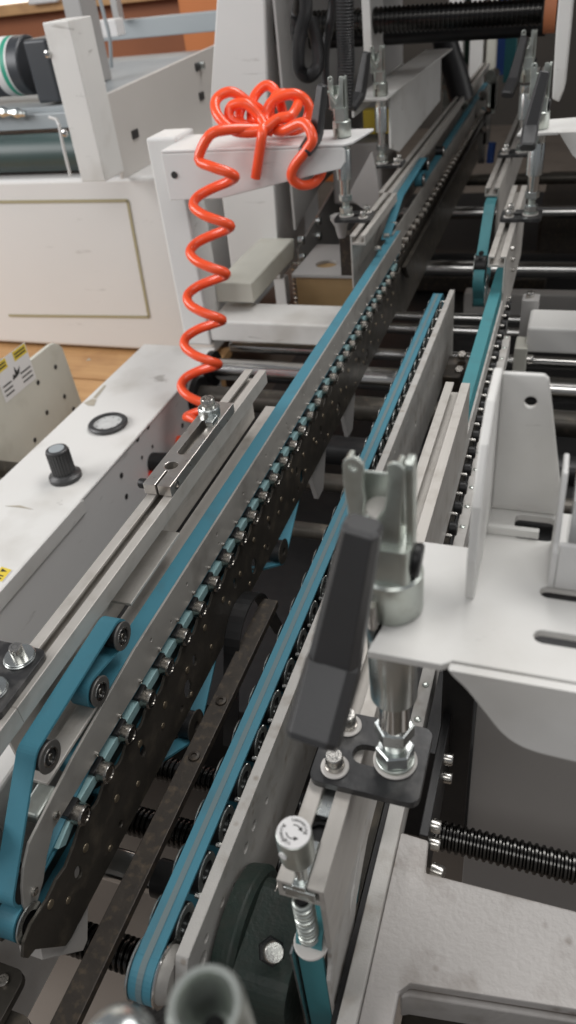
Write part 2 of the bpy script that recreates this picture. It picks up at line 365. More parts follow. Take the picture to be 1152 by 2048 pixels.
# --- near left upper carrier
UL = thing('upper_belt_carrier', (-.37, .19, .80), 'long aluminium rail with blue belt and grey side plate, nearest on the left', 'belt carrier', 'upper belt carriers')
railL = mir(RAIL)
MB().prism(railL, 'y', .275, .858).build('rail', 'alu', UL, .0006, 2)
MB().prism([(x, max(z, .926)) for x, z in railL if z > .9] , 'y', .05, .2748).build('rail_tip', 'alu', UL, .0006, 2)
MB().box((-.3965, .445, .893), (-.3675, .560, .8965)).build('ledge_strip', 'alu', UL, .0005)
XB0, XB1 = -.3645, -.3465
def z_left(y): return .8795
pth = belt_path([(1.66, .8795, 0, 0), (.341, .8935, .0140, -1), (.391, .9120, .0140, 1), (.265, .9030, .0140, 1), (.1945, .8265, .0140, 1), (.30, .8505, .0140, 1), (1.66, .8365, 0, 0)])
MB().ribbon(pth, XB0, XB1, .0026).build('belt', 'blue', UL)
idler(UL, .391, .9120, .0125, -.362, -.3445, 1); idler(UL, .341, .8935, .0125, -.362, -.3445, 1); idler(UL, .265, .9030, .0125, -.362, -.3445, 1)
MB().cyl((-.363, .1945, .8265), (-.3465, .1945, .8265), .0124, 24).build('nose_roller', 'black', UL)
# grey side plate with rounded nose and small holes
sp = [(.1830, .8080), (.1870, .8040), (.196, .8035), (.208, .8110), (.222, .8270), (.238, .8395), (1.66, .8425), (1.66, .8815), (.40, .8815), (.283, .8720), (.214, .8600), (.200, .8480), (.1905, .8340), (.1845, .8200)]
hl = [circ(.43 + .085 * k, .8660 - .002 * (k % 2), .0021, 10) for k in range(13)] + [circ(.47 + .13 * k, .852, .0016, 8) for k in range(8)]
MB().prism(sp, 'x', -.3465, -.3440, hl).build('side_plate', 'plate', UL, .0004, 1)
MB().box((-.366, .255, .8755), (-.3475, .335, .8790)).build('guide_shoe', 'alu', UL, .0006)
MB().box((-.366, .232, .853), (-.3475, .262, .8655)).build('guide_block', 'zincdull', UL, .003, 3)
MB().box((-.3915, .262, .860), (-.3665, .9, .864)).build('lower_web', 'alu', UL, .0006)
for y, z in ((.246, .848), (.197, .8165)):
    cap_screw(UL, (-.3440, y, z), (1, 0, 0), .0038, .0022)
NR = 31
for k in range(NR):
    y = .2635 + PITCH * k
    if k == 0 or k > 0:
        r = MB().lathe((-.3462, y, .8240), (1, 0, 0), [(0, .0088), (.0008, .0096), (.0118, .0096), (.0130, .0086)], 24).build('press_roller', 'roller', UL)
        if k < 16: MB().ring((-.3336, y, .8240), (1, 0, 0), .0086, .0064, .0010, 24).build('roller_rim', 'chrome', r)
for k in range(NR):
    y = .2635 + PITCH * k
    MB().prism([(y - .0100, .8345), (y + .0085, .8345), (y + .0105, .8190), (y - .0075, .8160)], 'x', -.352, -.3418).build('roller_yoke', 'black', UL, .0006, 1)
for k in range(NR - 4):
    y = .306 + PITCH * k
    MB().lathe((-.3442, y + .004, .8445), (1, 0, 0), [(0, .0022), (.0026, .0020), (.0032, .0012)], 10).build('pin', 'steelend', UL)

# --- near left lower carrier
LL = thing('lower_belt_carrier', (-.345, .17, .73), 'dark oily steel side plate with rivets and holes below the left roller row', 'belt carrier', 'lower belt carriers')
top = []
y = .262
while y < 1.62:
    ph = (y - .2635) / PITCH * 2 * math.pi
    top.append((y, .8115 + .0042 * math.cos(ph))); y += PITCH / 8
dp = [(.159, .788), (.162, .780), (.170, .777), (.1925, .7315), (.200, .729), (1.62, .729)] + top[::-1] + [(.245, .806), (.228, .8), (.215, .803), (.200, .8), (.178, .8035), (.166, .799)]
dh = []
for k in range(9): dh.append(circ(.236 + .125 * k, .776 + .004 * (k % 2), .0062, 14, 0.75, 1.2))
for k in range(5): dh.append(circ(.46 + .21 * k, .757, .0105, 16, 0.8, 1.1))
for k in range(8): dh.append(circ(.30 + .14 * k, .748, .0035, 10))
MB().prism(dp, 'x', -.3415, -.3385, dh).build('side_plate', 'dark', LL, .0005, 1)
MB().prism([(.165, .786), (.172, .781), (.2, .74), (1.6, .74), (1.6, .80), (.17, .80)], 'x', -.3665, -.3640).build('back_plate', 'dark', LL)
for k in range(26):
    y = .2 + .0535 * k
    MB().lathe((-.3386, y, .792 - .006 * ((k * 7) % 3)), (1, 0, 0), [(0, .0042), (.0008, .0040), (.0014, .0026)], 12).build('rivet', 'rivet', LL)
for k in range(22):
    y = .215 + .062 * k
    MB().lathe((-.3386, y, .768 - .012 * ((k * 5) % 3)), (1, 0, 0), [(0, .0034), (.0008, .0032), (.0012, .0018)], 10).build('rivet', 'rivet', LL)
MB().ribbon(belt_path([(1.62, .8290, 0, 0), (.1800, .8000, .0145, 1), (.1960, .775, .004, 1), (1.62, .770, 0, 0)]), XB0, XB1 + .0005, .0026).build('belt', 'blue', LL)
MB().prism([(.24, .812), (.26, .8195), (1.6, .8195), (1.6, .8300), (.27, .8300), (.232, .8195)], 'x', -.352, -.3422).build('belt_pad', 'tealpad', LL, .0006)
np_ = MB().cyl((-.3655, .1800, .8000), (-.345, .1800, .8000), .0128, 24).build('nose_pulley', 'black', LL)
MB().ring((-.3434, .1800, .8000), (1, 0, 0), .0165, .010, .0014, 28).build('flange', 'zinc', np_)
MB().ring((-.3672, .1800, .8000), (1, 0, 0), .0165, .010, .0014, 28).build('flange', 'zinc', np_)
MB().prism([(.180, .776), (.24, .735), (.215, .690), (.206, .688), (.172, .750)], 'x', -.3655, -.3425, [circ(.2135, .732, .0115, 18)]).build('nose_bracket', 'warmgrey', LL, .0008)
# hanging belt loops and feet under the plate
MB().ribbon(belt_path([(.30, .79, 0, 0), (.46, .69, .018, 1), (.62, .762, .016, -1), (.78, .688, .018, 1), (.98, .79, 0, 0)]), XB0 + .004, XB1 + .004, .0026).build('return_belt', 'blue', LL)
for y0 in (.46, .78):
    p = MB().cyl((-.364, y0, .69), (-.343, y0, .69), .0165, 24).build('return_pulley', 'black', LL)
    MB().ring((-.343, y0, .69), (1, 0, 0), .0195, .006, .0016, 24).build('flange', 'dark', p)
MB().ribbon(belt_path([(.50, .60, 0, 0), (.60, .70, .055, -1), (.70, .60, 0, 0)]), -.338, -.318, .003).build('drive_belt', 'black', LL)
for y0 in (.93, 1.13):
    MB().prism([(y0, .735), (y0 + .10, .735), (y0 + .06, .655), (y0 + .03, .655)], 'x', -.352, -.344).build('foot', 'greypaint', LL, .001)

# --- centre lower carrier
CL = thing('lower_belt_carrier', (-.21, .15, .70), 'slim blue belt with grey centre stripe beside a worn pale side plate, in the middle', 'belt carrier', 'lower belt carriers')
bp = belt_path([(.1720, .8180, .0207, 1), (1.405, .8180, .0207, 1)], True)
MB().ribbon(bp, -.2310, -.2130, .0026).build('belt', 'blue', CL)
MB().ribbon([(y, z) for y, z in belt_path([(1.405, .8180, .0221, 1), (.1720, .8180, .0221, 1), (.20, .7965, 0, 0)])], -.2247, -.2200, .0006).build('belt_stripe', 'beltstripe', CL)
cp = [(.1760, .8365), (.1635, .8130), (.1700, .795), (.235, .700), (1.43, .700), (1.43, .8400), (.1790, .8400)]
chl = [circ(PX(*q, -.193).y, PX(*q, -.193).z, r, 12) for q, r in (((534, 1601), .0030), ((508, 1651), .0045), ((492, 1696), .0045), ((468, 1775), .0035), ((445, 1805), .0035), ((413, 1876), .0038), ((450, 1893), .0030), ((406, 1919), .0062))]
chl += [circ(.45 + .085 * k, .822, .0022, 8) for k in range(11)] + [circ(.52 + .17 * k, .775, .0045, 12) for k in range(5)]
MB().prism(cp, 'x', -.2030, -.1930, chl).build('side_plate', 'tape', CL, .0008)
for k in range(29):
    y = .205 + .0417 * k
    o = MB().cyl((-.2315, y, .8205), (-.2125, y, .8205), .0170, 20).build('belt_roller', 'black', CL)
    for x, fr_ in ((-.2338, .0172), (-.2120, .0158)): MB().ring((x, y, .8235), (1, 0, 0), fr_, .009, .0014, 22).build('flange', 'zinc', o)
    MB().cyl((-.2100, y + .02, .8300), (-.2028, y + .02, .8300), .0022, 8).build('axle_pin', 'steelend', CL)
o = MB().cyl((-.231, .1720, .8180), (-.213, .1720, .8180), .0190, 24).build('nose_pulley', 'black', CL)
MB().ring((-.2334, .1720, .8180), (1, 0, 0), .0232, .010, .0018, 30).build('flange', 'zinc', o)
MB().ring((-.2122, .1720, .8180), (1, 0, 0), .0232, .010, .0018, 30).build('flange', 'chrome', o)
MB().lathe((-.2104, .1720, .8180), (1, 0, 0), [(0, .020), (.004, .0185), (.0072, .016)], 24).build('hub', 'plate', o)
MB().prism([(.180, .800), (.26, .800), (.23, .74), (.18, .77)], 'x', -.2115, -.2060).build('inner_plate', 'greypaint', CL)
# cast hanger that carries the centre plate on the cross rod
hg = MB(); hg.box((-.196, 1.30, .60), (-.160, 1.37, .72)); hg.cyl((-.192, 1.37, .68), (-.150, 1.37, .68), .045, 20); hg.build('hanger_casting', 'rust', CL, .002)
for z in (.716, .70): 
    s_ = MB(); hexn(s_, (-.165, 1.33 + (z - .7) * 2, .715 + (z - .7)), (0, -.5, 1), .015, .012); s_.build('hanger_bolt', 'roller', CL)

# --- near right upper carrier
UR = thing('upper_belt_carrier', (-.108, .19, .77), 'aluminium slotted rail with spring tension knob at its end, in front of the gearbox', 'belt carrier', 'upper belt carriers')
MB().prism(RAIL, 'y', .202, .857).build('rail', 'alu', UR, .0006)
pthR = belt_path([(1.46, .882, 0, 0), (.214, .8680, .0140, 1), (.2125, .725, .0140, 1), (.33, .8505, .0140, 1), (1.46, .8365, 0, 0)])
MB().ribbon(pthR, -.1165, -.0985, .0026).build('belt', 'teal', UR)
MB().cyl((-.116, .2125, .725), (-.099, .2125, .725), .0124, 24).build('nose_roller', 'black', UR)
spR = [(.186, .8640), (.1935, .8640), (.1935, .8680), (.2420, .8675), (.242, .905), (.2025, .905), (.2025, .8665), (1.46, .8665), (1.46, .840), (.26, .838), (.236, .80), (.2, .70), (.192, .70), (.192, .845), (.186, .85)]
spR = [(.2030, .8672), (1.46, .8672), (1.46, .8400), (.30, .8370), (.262, .8150), (.235, .77), (.225, .70), (.194, .70), (.194, .8370), (.1995, .8480)]
MB().prism(spR, 'x', -.0962, -.0930, [[(.245, .828), (.262, .838), (.283, .858), (.275, .858), (.250, .845)]]).build('side_plate', 'tape', UR, .0005, 1)
MB().prism([(.193, .865), (.198, .865), (.24, .84), (.24, .70), (.193, .70)], 'x', -.1196, -.1180).build('flange_plate', 'zinc', UR)
for k in range(20):
    y = .585 + PITCH * k
    r = MB().lathe((-.0930, y, .8260), (1, 0, 0), [(0, .0078), (.0008, .0086), (.0085, .0086), (.0098, .0074)], 18).build('press_roller', 'black', UR)
    MB().lathe((-.0930, y + .018, .8345), (1, 0, 0), [(0, .0026), (.006, .0026), (.007, .0016)], 10).build('pin', 'steelend', UR)
# tension screw: knob, screw, T-nut, spring, washer
kx, ky = -.108, .2070
kn = MB().lathe((kx, ky, .9725), (0, 0, 1), [(0, .0092), (.0012, .0106), (.0225, .0108), (.0247, .0102), (.0255, .0090)], 36).build('tension_knob', 'zincdull', UR)
MB().cyl((kx - .004, ky - .0100, .988), (kx - .0042, ky - .0108, .988), .0026, 12).build('grub_hole', 'paper', kn)
MB().lathe((kx, ky, .9975), (0, 0, 1), [(0, .0100), (.0007, .0098)], 36).build('dial_face', 'paper', kn)
def arc_text(txt, c, r, a_mid, span, size, parent, z):
    """word printed round a circle, as one mesh"""
    n = len(txt); mb = MB()
    for i, ch in enumerate(txt):
        a = math.radians(a_mid + span * (0.5 - (i + .5) / n))
        cu = bpy.data.curves.new('glyph', 'FONT'); cu.body = ch; cu.size = size; cu.align_x = 'CENTER'; cu.align_y = 'CENTER'; cu.extrude = .00005
        fo = bpy.data.objects.new('glyph', cu); me = fo.to_mesh()
        m4 = Matrix.Translation((c[0] + r * math.cos(a), c[1] + r * math.sin(a), z)) @ Matrix.Rotation(a - math.pi / 2, 4, 'Z')
        mb.add([m4 @ v.co for v in me.vertices], [tuple(p.vertices) for p in me.polygons])
        fo.to_mesh_clear(); bpy.data.objects.remove(fo); bpy.data.curves.remove(cu)
    return mb.build('printed_word', 'ink', parent)
arc_text('loosening', (kx, ky), .0074, 60, 120, .0033, kn, 0.9984)
arc_text('tightening', (kx, ky), .0074, 215, 120, .0033, kn, 0.9984)
for a0, a1 in ((110, 45), (200, 290)):
    pts = [(kx + .0042 * math.cos(math.radians(a0 + (a1 - a0) * t / 8)), ky + .0042 * math.sin(math.radians(a0 + (a1 - a0) * t / 8))) for t in range(9)]
    ar = MB().tube([(x, y, 0.9983) for x, y in pts], .0003, 5)
    e = Vector((*pts[-1], 0)); d = (Vector((*pts[-1], 0)) - Vector((*pts[-2], 0))).normalized(); nn = Vector((-d.y, d.x, 0))
    ar.prism([tuple((e + nn * .0013)[:2]), tuple((e - nn * .0013)[:2]), tuple((e + d * .0026)[:2])], 'z', 0.9981, 0.9985); ar.build('arrow_print', 'ink', kn)
MB().cyl((kx, ky, .925), (kx, ky, .974), .0042, 16).build('tension_screw', 'zinc', UR)
MB().box((kx - .0100, .2005, .9318), (kx + .0100, .232, .9408)).build('slot_nut', 'zinc', UR, .0006)
MB().box((kx - .0042, .2005, .9408), (kx + .0042, .232, .9462)).build('slot_nut_neck', 'zinc', UR, .0006)
sprg = []
for i in range(11 * 16 + 1):
    a = 2 * math.pi * i / 16; sprg.append((kx + .0056 * math.cos(a), ky - .004 + .0056 * math.sin(a), .872 + .053 * i / (11 * 16)))
MB().tube(sprg, .0017, 8).build('spring', 'zincdull', UR)
MB().cyl((kx, ky - .004, .868), (kx, ky - .004, .927), .0036, 12).build('spring_pin', 'black', UR)
MB().ring((kx + .001, ky - .004, .8665), (0, 0, 1), .0120, .003, .0024, 32).build('spring_washer', 'warmgrey', UR)
# grip foot of the T-slot seen behind the knob, further slot nuts
MB().box((kx - .0100, .252, .9318), (kx + .0100, .33, .9408)).build('slot_nut', 'zinc', UR, .0008)
MB().lathe((kx, .243, .9318), (0, 0, 1), [(0, .0075), (.002, .0085), (.004, .0080), (.004, .0060), (.0015, .0055)], 24).build('slot_plug', 'black', UR)

# --- near right lower carrier: worn guide bar
LR = thing('lower_belt_carrier', (-.08, .16, .74), 'long stained pale guide bar beside the white machine table at the right', 'belt carrier', 'lower belt carriers')
MB().box((-.0868, .14, .775), (-.0738, 1.30, .8085)).build('guide_bar', 'tape', LR, .0008)
MB().box((-.112, .20, .755), (-.097, 1.45, .775)).build('lower_plate', 'dark', LR)
MB().box((-.0922, .15, .70), (-.0872, 1.40, .800)).build('gap_shade_filler', 'black', LR)  # black filler added to paint the open gap's darkness beside the guide bar
for k in range(22):
    MB().lathe((-.0803, .40 + .0425 * k, .8084), (0, 0, 1), [(0, .0036), (.0012, .0032), (.0018, .0016)], 12).build('rivet', 'zincdull', LR)
MB().prism([(.34, .79), (.52, .79), (.50, .70), (.36, .70)], 'x', -.060, -.052).build('bearing_plate', 'black', LR, .001)
for q in ((.43, .775), (.43, .745), (.36, .775), (.36, .745)):
    cap_screw(LR, (-.052, q[0], q[1]), (1, 0, 0), .0060, .008, m='steelend')

# --- further carriers of the next sections (same rails, cut ends towards us)
def far_carrier(left, y0, y1, dx, label, bname):
    t = thing('upper_belt_carrier', (-.38 if left else -.108, y0, .84), label, 'belt carrier', 'upper belt carriers')
    poly = shift(mir(RAIL) if left else RAIL, dx)
    poly = [(x, z - .030 if z < .9 else z) for x, z in poly]
    MB().prism(poly, 'y', y0, y1).build('rail', 'alu', t, .0008)
    x0, x1 = ((-.3645, -.3465) if left else (-.1165, -.0985)); x0 += dx; x1 += dx
    return t, x0, x1
t, x0, x1 = far_carrier(True, 1.425, 1.72, 0, 'short aluminium rail end with hanging web behind the white arm, under the coil hose', '')
for y in (1.5, 1.58, 1.66):
    r = MB().lathe((-.366, y, .895), (1, 0, 0), [(0, .005), (.012, .005), (.013, .003)], 12).build('pin', 'steelend', t)
t, x0, x1 = far_carrier(True, 1.72, 3.6, -.012, 'long dark aluminium rail receding to the hall, second section on the left', '')
MB().ribbon(belt_path([(3.4, .902, 0, 0), (1.99, .9020, .014, -1), (2.05, .925, .014, 1), (1.76, .915, .014, 1), (1.60, .8795, 0, 0)]), x0, x1, .0026).build('belt', 'blue', t)
for y, z in ((2.05, .925), (1.99, .902), (2.30, .900)): idler(t, y, z, .0135, x0, x1 + .002, 1)
MB().prism([(1.62, .8400), (3.4, .846), (3.4, .893), (1.62, .8850)], 'x', x1 + .0005, x1 + .003).build('side_plate', 'plate', t)
for k in range(34):
    y = 1.60 + .0475 * k
    MB().lathe((x1 + .002, y, .832), (1, 0, 0), [(0, .0078), (.0008, .0086), (.0105, .0086), (.0118, .0074)], 12).build('press_roller', 'roller', t)
lf = thing('lower_belt_carrier', (-.36, 1.64, .72), 'dark scuffed guard plate sloping away under the far roller row', 'belt carrier', 'lower belt carriers')
MB().prism([(1.64, .70), (1.72, .665), (3.5, .700), (3.5, .845), (1.60, .8130)], 'x', -.352, -.349).build('guard_plate', 'dark', lf)
MB().prism([(1.66, .80), (3.5, .825), (3.5, .80), (1.70, .76)], 'x', -.345, -.335).build('guard_rib', 'dark', lf, .001)

t, x0, x1 = far_carrier(False, 1.315, 1.76, 0, 'aluminium rail end under the far right clamp, with a tall web touching the teal belt', '')
MB().prism([(1.315, .842), (1.36, .80), (1.75, .80), (1.75, .8385), (1.32, .8385)], 'x', -.0962, -.0925).build('web_tip', 'alu', t, .0006)
for z in (.93, .90, .87): MB().lathe((-.0925, 1.40 + (.93 - z), z), (1, 0, 0), [(0, .004), (.006, .004), (.007, .002)], 10).build('pin', 'steelend', t)
t, x0, x1 = far_carrier(False, 1.745, 3.4, -.056, 'furthest right aluminium rail with a teal belt looping over two rollers', '')
MB().ribbon(belt_path([(1.80, .9285, 0, 0), (1.715, .905, .0145, 1), (1.585, .800, .024, 1), (1.62, .755, .02, 1), (1.75, .80, 0, 0)]), x0 - .002, x1 + .002, .003).build('belt', 'teal', t)
o = MB().cyl((x0 - .002, 1.62, .765), (x1 + .002, 1.62, .765), .034, 28).build('belt_pulley', 'teal', t)
for x in (x0 - .0042, x1 + .0026): MB().ring((x, 1.62, .765), (1, 0, 0), .036, .012, .0016, 28).build('flange', 'zinc', o)
o = MB().cyl((x0 - .002, 1.60, .825), (x1 + .002, 1.60, .825), .0225, 28).build('belt_pulley', 'black', t)
for x in (x0 - .0042,): MB().ring((x, 1.60, .825), (1, 0, 0), .026, .010, .0016, 28).build('flange', 'zinc', o)
MB().box((x0 - .004, 1.708, .902), (x1 + .004, 1.718, .908)).build('guide_bar', 'zinc', t, .001)
cap_screw(t, (x0 + .009, 1.595, .855), (0, -1, .3), .005, .01, m='black')

# ------------------------------------------------------------------ clamps (post, nuts, sleeve, collar, fork and lever)
def make_clamp(ax, ay, label, sgn=1, turn=0.0):
    """sgn +1: rail lies to the left of the post; turn: lever swung about the post, degrees"""
    z0 = .945
    t = thing('toggle_clamp', (ax, ay, z0), label, 'clamp', 'toggle clamps on the rails')
    def X(d): return ax + d * sgn
    xa, xb = sorted((X(-.054), X(.021)))
    slot = stadium(*sorted((X(-.022), X(.006))), ay, .0078)
    bolts = [circ(X(-.0385), ay - .0150, .004, 12), circ(X(-.0385), ay + .0200, .004, 12)]
    base = MB().prism(rrect(xa, ay - .0285, xb, ay + .0320, .007), 'z', z0 + .0003, z0 + .0065, [slot] + bolts).build('base_plate', 'blackplate', t, .0012)
    zt = z0 + .0065
    for dy in (-.0150, .0200):
        w = MB().ring((X(-.0385), ay + dy, zt), (0, 0, 1), .0098, .004, .0018, 28).build('washer', 'warmgrey', t)
        MB().ring((X(-.0385), ay + dy, zt + .0018), (0, 0, 1), .0068, .004, .0022, 24).build('lock_washer', 'roller', t)
        cap_screw(t, (X(-.0385), ay + dy, zt + .0040), (0, 0, 1), .0062, .0095, 'bolt', 'steelend')
    MB().ring((ax, ay, zt), (0, 0, 1), .0150, .006, .0022, 32).build('washer', 'warmgrey', t)
    MB().ring((ax, ay, zt + .0022), (0, 0, 1), .0132, .006, .0032, 28).build('lock_washer', 'zincdull', t)
    n1 = MB(); hexn(n1, (ax, ay, zt + .0054), (0, 0, 1), .0225, .0125, ph=.35); n1.build('nut', 'zinc', t)
    th = MB(); spring_thread(th, (ax, ay, zt + .0178), (0, 0, 1), .018, .0072, .0016, .0006); th.build('threaded_stud', 'zincdull', t)
    n2 = MB(); hexn(n2, (ax, ay, zt + .0295), (0, 0, 1), .0225, .0125, ph=.15); n2.build('nut', 'zinc', t)
    MB().cyl((ax, ay, zt + .042), (ax, ay, 1.03), .0102, 28).build('post', 'chrome', t)
    MB().lathe((ax, ay, 1.022), (0, 0, 1), [(0, .0132), (.001, .0147), (.054, .0150), (.055, .0146), (.056, .0150), (.0725, .0150)], 36).build('sleeve', 'zinc', t)
    zb = 1.1005
    MB().lathe((ax, ay, zb), (0, 0, 1), [(0, .0170), (.0008, .0176), (.026, .0176), (.0275, .0160)], 36).build('collar', 'zincdull', t)
    MB().prism(rrect(ax - .0125, ay - .0135, ax + .0125, ay + .010, .004), 'z', zb + .0275, zb + .0500).build('clamp_block', 'zincdull', t, .002)
    MB().lathe((ax + .0125 * sgn, ay - .001, zb + .036), (sgn, 0, -.1), [(0, .0095), (.003, .0098), (.0042, .0085)], 24).build('cam_washer', 'black', t)
    # fork: bent sheet channel with two rounded ears and a V cut in its front wall
    fx0, fx1 = ax - .0205, ax + .0078
    zt2 = 1.2035; yf = ay - .0100
    def ear(cx, n=7): return [(cx + .0052 * math.cos(math.radians(180 - 180 * k / n)), zt2 - .0052 + .0052 * math.sin(math.radians(180 - 180 * k / n))) for k in range(n + 1)]
    fw = [(fx0 + .0045, zb + .046), (fx0 + .0015, zb + .070)] + [(fx0, zb + .083)] + ear(fx0 + .0052) + [(fx0 + .0100, zb + .086), (fx0 + .0108, zb + .080), (fx0 + .0092, zb + .068), (fx0 + .0105, zb + .0600),
          (fx0 + .0125, zb + .0600), (fx0 + .0150, zb + .0660), (fx0 + .0195, zb + .0735), (fx0 + .0212, zb + .082)] + [(x, z - .001) for x, z in ear(fx1 - .0030)[2:]] + [(fx1, zb + .075), (fx1 - .001, zb + .046)]
    MB().prism(fw, 'y', yf, yf + .0028, [circ(fx0 + .0052, zt2 - .0056, .0020, 10)]).build('fork_front', 'zincdull', t, .0010)
    for x_ in (fx0 + .0002, fx1 - .0030):
        sidep = [(yf + .0029, zb + .046), (ay + .0080, zb + .046), (ay + .0085, zb + .080), (ay + .0040, zb + .0985), (yf + .0029, zb + .0990)]
        MB().prism(sidep, 'x', x_, x_ + .0026).build('fork_cheek', 'zincdull', t, .0008)
    MB().box((fx0 + .0030, ay + .0050, zb + .055), (fx1 - .0032, ay + .0076, zb + .0850)).build('fork_web', 'zincdull', t, .0006)
    MB().lathe((ax - .0050, ay - .0005, zb + .066), (0, -.3, 1), [(0, .0080), (.002, .0080), (.0032, .0066)], 24).build('pressure_pad', 'warmgrey', t)
    # slender link at the side with a round head
    lx = ax + .0112
    lk = [(ay - .0055, zb + .030), (ay + .0030, zb + .030), (ay + .0040, zb + .075)] + [(ay - .0010 + .0052 * math.cos(math.radians(a_)), zb + .0965 + .0052 * math.sin(math.radians(a_))) for a_ in range(0, 181, 30)] + [(ay - .0052, zb + .075)]
    MB().prism(lk, 'x', lx - .0019, lx + .0019).build('side_link', 'zincdull', t, .0012)
    # lever: upper half hangs steeply, lower half kicks outwards
    rz = Matrix.Rotation(math.radians(turn), 4, 'Z'); o_ = Vector((ax, ay, 0))
    def LP(x, y, z): return o_ + rz @ Vector((x, y, z))
    top, bend, foot = LP(-.001, -.048, 1.1955), LP(-.0165, -.058, 1.1130), LP(-.0205, -.092, 1.0885)
    up = (bend - top).normalized(); lo = (foot - bend).normalized(); mid = (up + lo).normalized()
    sd = rz @ Vector((1, 0, 0))
    secs = [(top, up, .0070, .0060), (top + up * .002, up, .0088, .0076), (bend - up * .004, up, .0128, .0098), (bend + lo * .0035, lo, .0136, .0105), (foot - lo * .003, lo, .0134, .0090), (foot, lo, .0116, .0072)]
    vs = []; fs = []
    for c, w, hw, ht in secs:
        side = (sd - w * sd.dot(w)).normalized(); nrm = w.cross(side)
        if nrm.dot(rz @ Vector((0, -1, .5))) < 0: nrm = -nrm
        for a, b in ((-.72, 1), (.72, 1), (1, .45), (1, -.62), (.8, -1), (-.8, -1), (-1, -.62), (-1, .45)):
            vs.append(c + side * hw * a + nrm * ht * b)
    for i in range(len(secs) - 1):
        for k in range(8): fs.append((i * 8 + k, i * 8 + (k + 1) % 8, (i + 1) * 8 + (k + 1) % 8, (i + 1) * 8 + k))
    lv = MB(); lv.add(vs, fs); lv.add(vs[:8], [tuple(range(8))]); lv.add(vs[-8:], [tuple(range(8))])
    lev = lv.build('lever_handle', 'plastic', t, .0016, 3)
    tk = MB(); b = Vector((ax - .006, ay - .004, zb + .084)); tk.tube([top + up * .014, (top + b) / 2 + up * .010, Vector((ax - .006, ay - .010, zb + .058))], .0032, 10); tk.build('lever_tang', 'zincdull', lev)
    s_ = MB(); spring_thread(s_, (ax - .0060, ay - .0200, 1.1005), (.0, 0, 1), .018, .0027, .0013, .0005, 12); s_.build('set_screw', 'roller', t)
    return t
make_clamp(-.069, .298, 'large clamp post with blurred black lever handle in the right foreground', 1)
make_clamp(-.431, 1.530, 'clamp post with black lever at the end of the white arm beside the orange hose', -1, -24)
make_clamp(-.070, 1.530, 'clamp post with black lever on the far right rail, nearer of the two there', 1, 6)
make_clamp(-.454, 1.960, 'clamp post standing on a bent white plate behind the coil hose arm', -1, -22)
make_clamp(-.127, 2.030, 'furthest clamp post on the right, half hidden behind a nearer black lever', 1, -10)

# black clamp plate with two bolts at the left picture edge
cpL = thing('clamp_plate', (-.40, .29, .945), 'black steel clamp plate with two washered socket bolts at the left edge', 'clamp plate')
MB().prism(rrect(-.470, .258, -.371, .330, .007), 'z', .9453, .9515).build('base_plate', 'blackplate', cpL, .0012)
for x, y in ((-.3895, .3165), (-.3915, .2805)):
    MB().ring((x, y, .9515), (0, 0, 1), .0135, .004, .0022, 32).build('washer', 'zinc', cpL)
    MB().ring((x + .0006, y, .9537), (0, 0, 1), .0128, .004, .0020, 32).build('washer', 'zinc', cpL)
    cap_screw(cpL, (x, y, .9557), (0, 0, 1), .0056, .0100, 'bolt', 'steelend')

# ------------------------------------------------------------------ slotted stop bar on the left rail
sb = thing('slotted_stop_bar', (-.3815, .64, .945), 'shiny slotted clamping bar with a collar bolt on the left rail', 'stop bar')
# runs along y, slot near the far end, split clamp at the near end
bx0, bx1, by0, by1, bz0, bz1 = -.3985, -.3655, .560, .742, .9458, .9590
out = [(bx0, by0), (-.3838, by0), (-.3838, .588), (-.3812, .588), (-.3812, by0), (bx1, by0), (bx1, by1), (bx0, by1)]
MB().prism(out, 'z', bz0, bz1, [circ(-.3825, .5985, .0078, 20), [(p[1], p[0]) for p in stadium(.627, .715, -.3815, .0062)]]).build('bar', 'satin', sb, .0007)
cap_screw(sb, (bx0, .5695, .9520), (-1, 0, 0), .0058, .010, 'clamp_screw', 'black')
MB().ring((bx1, .5735, .9520), (1, 0, 0), .0048, .0028, .0006, 16).build('screw_hole', 'roller', sb)
MB().lathe((-.3815, .706, bz1), (0, 0, 1), [(0, .0122), (.0010, .0134), (.0130, .0134), (.0142, .0122)], 28).build('collar', 'zinc', sb)
cap_screw(sb, (-.3815, .706, bz1 + .0142), (0, 0, 1), .0084, .0110, 'bolt', 'steelend')
hx = MB().box((-.3775, .682, bz1), (-.3675, .699, bz1 + .007)); hx.build('lock_tab', 'zinc', sb, .001)

# ------------------------------------------------------------------ white bracket at the right foreground
RB = thing('bracket_arm', (-.02, .32, 1.095), 'white painted bracket plate with slots and upright gusset, right foreground', 'bracket')
ZB = 1.0995
fr = [PZ(735, 1303, ZB), PZ(884, 1322, ZB), PZ(1152, 1369, ZB)]
slots = [stadium(.0135, .062, PZ(1090, 1183, ZB).y, .0046), stadium(.0125, .062, PZ(1080, 1272, ZB).y, .0046)]
win1 = rrect(-.010, .372, .0135, .396, .004)
pl = [(fr[0].x, fr[0].y), (fr[1].x, fr[0].y - .0002), (-.0300, fr[0].y + .004), (.075, fr[0].y + .004), (.075, .402), (-.034, .402), (-.034, .357), (-.0620, .357)]
MB().prism(pl, 'z', ZB - .0050, ZB, slots + [win1, circ(-.069, .298, .0135, 20)]).build('top_plate', 'white', RB, .0012)
y0 = fr[0].y
fl = [(p.x, p.y) for p in catmull([(-.0315, ZB - .0015, 0), (-.0290, ZB - .0055, 0), (-.0215, ZB - .0140, 0), (-.0110, ZB - .0300, 0), (-.0010, ZB - .0445, 0), (.0110, ZB - .0525, 0), (.0300, ZB - .0550, 0), (.075, ZB - .056, 0)], 4)] + [(.075, ZB - .001)]
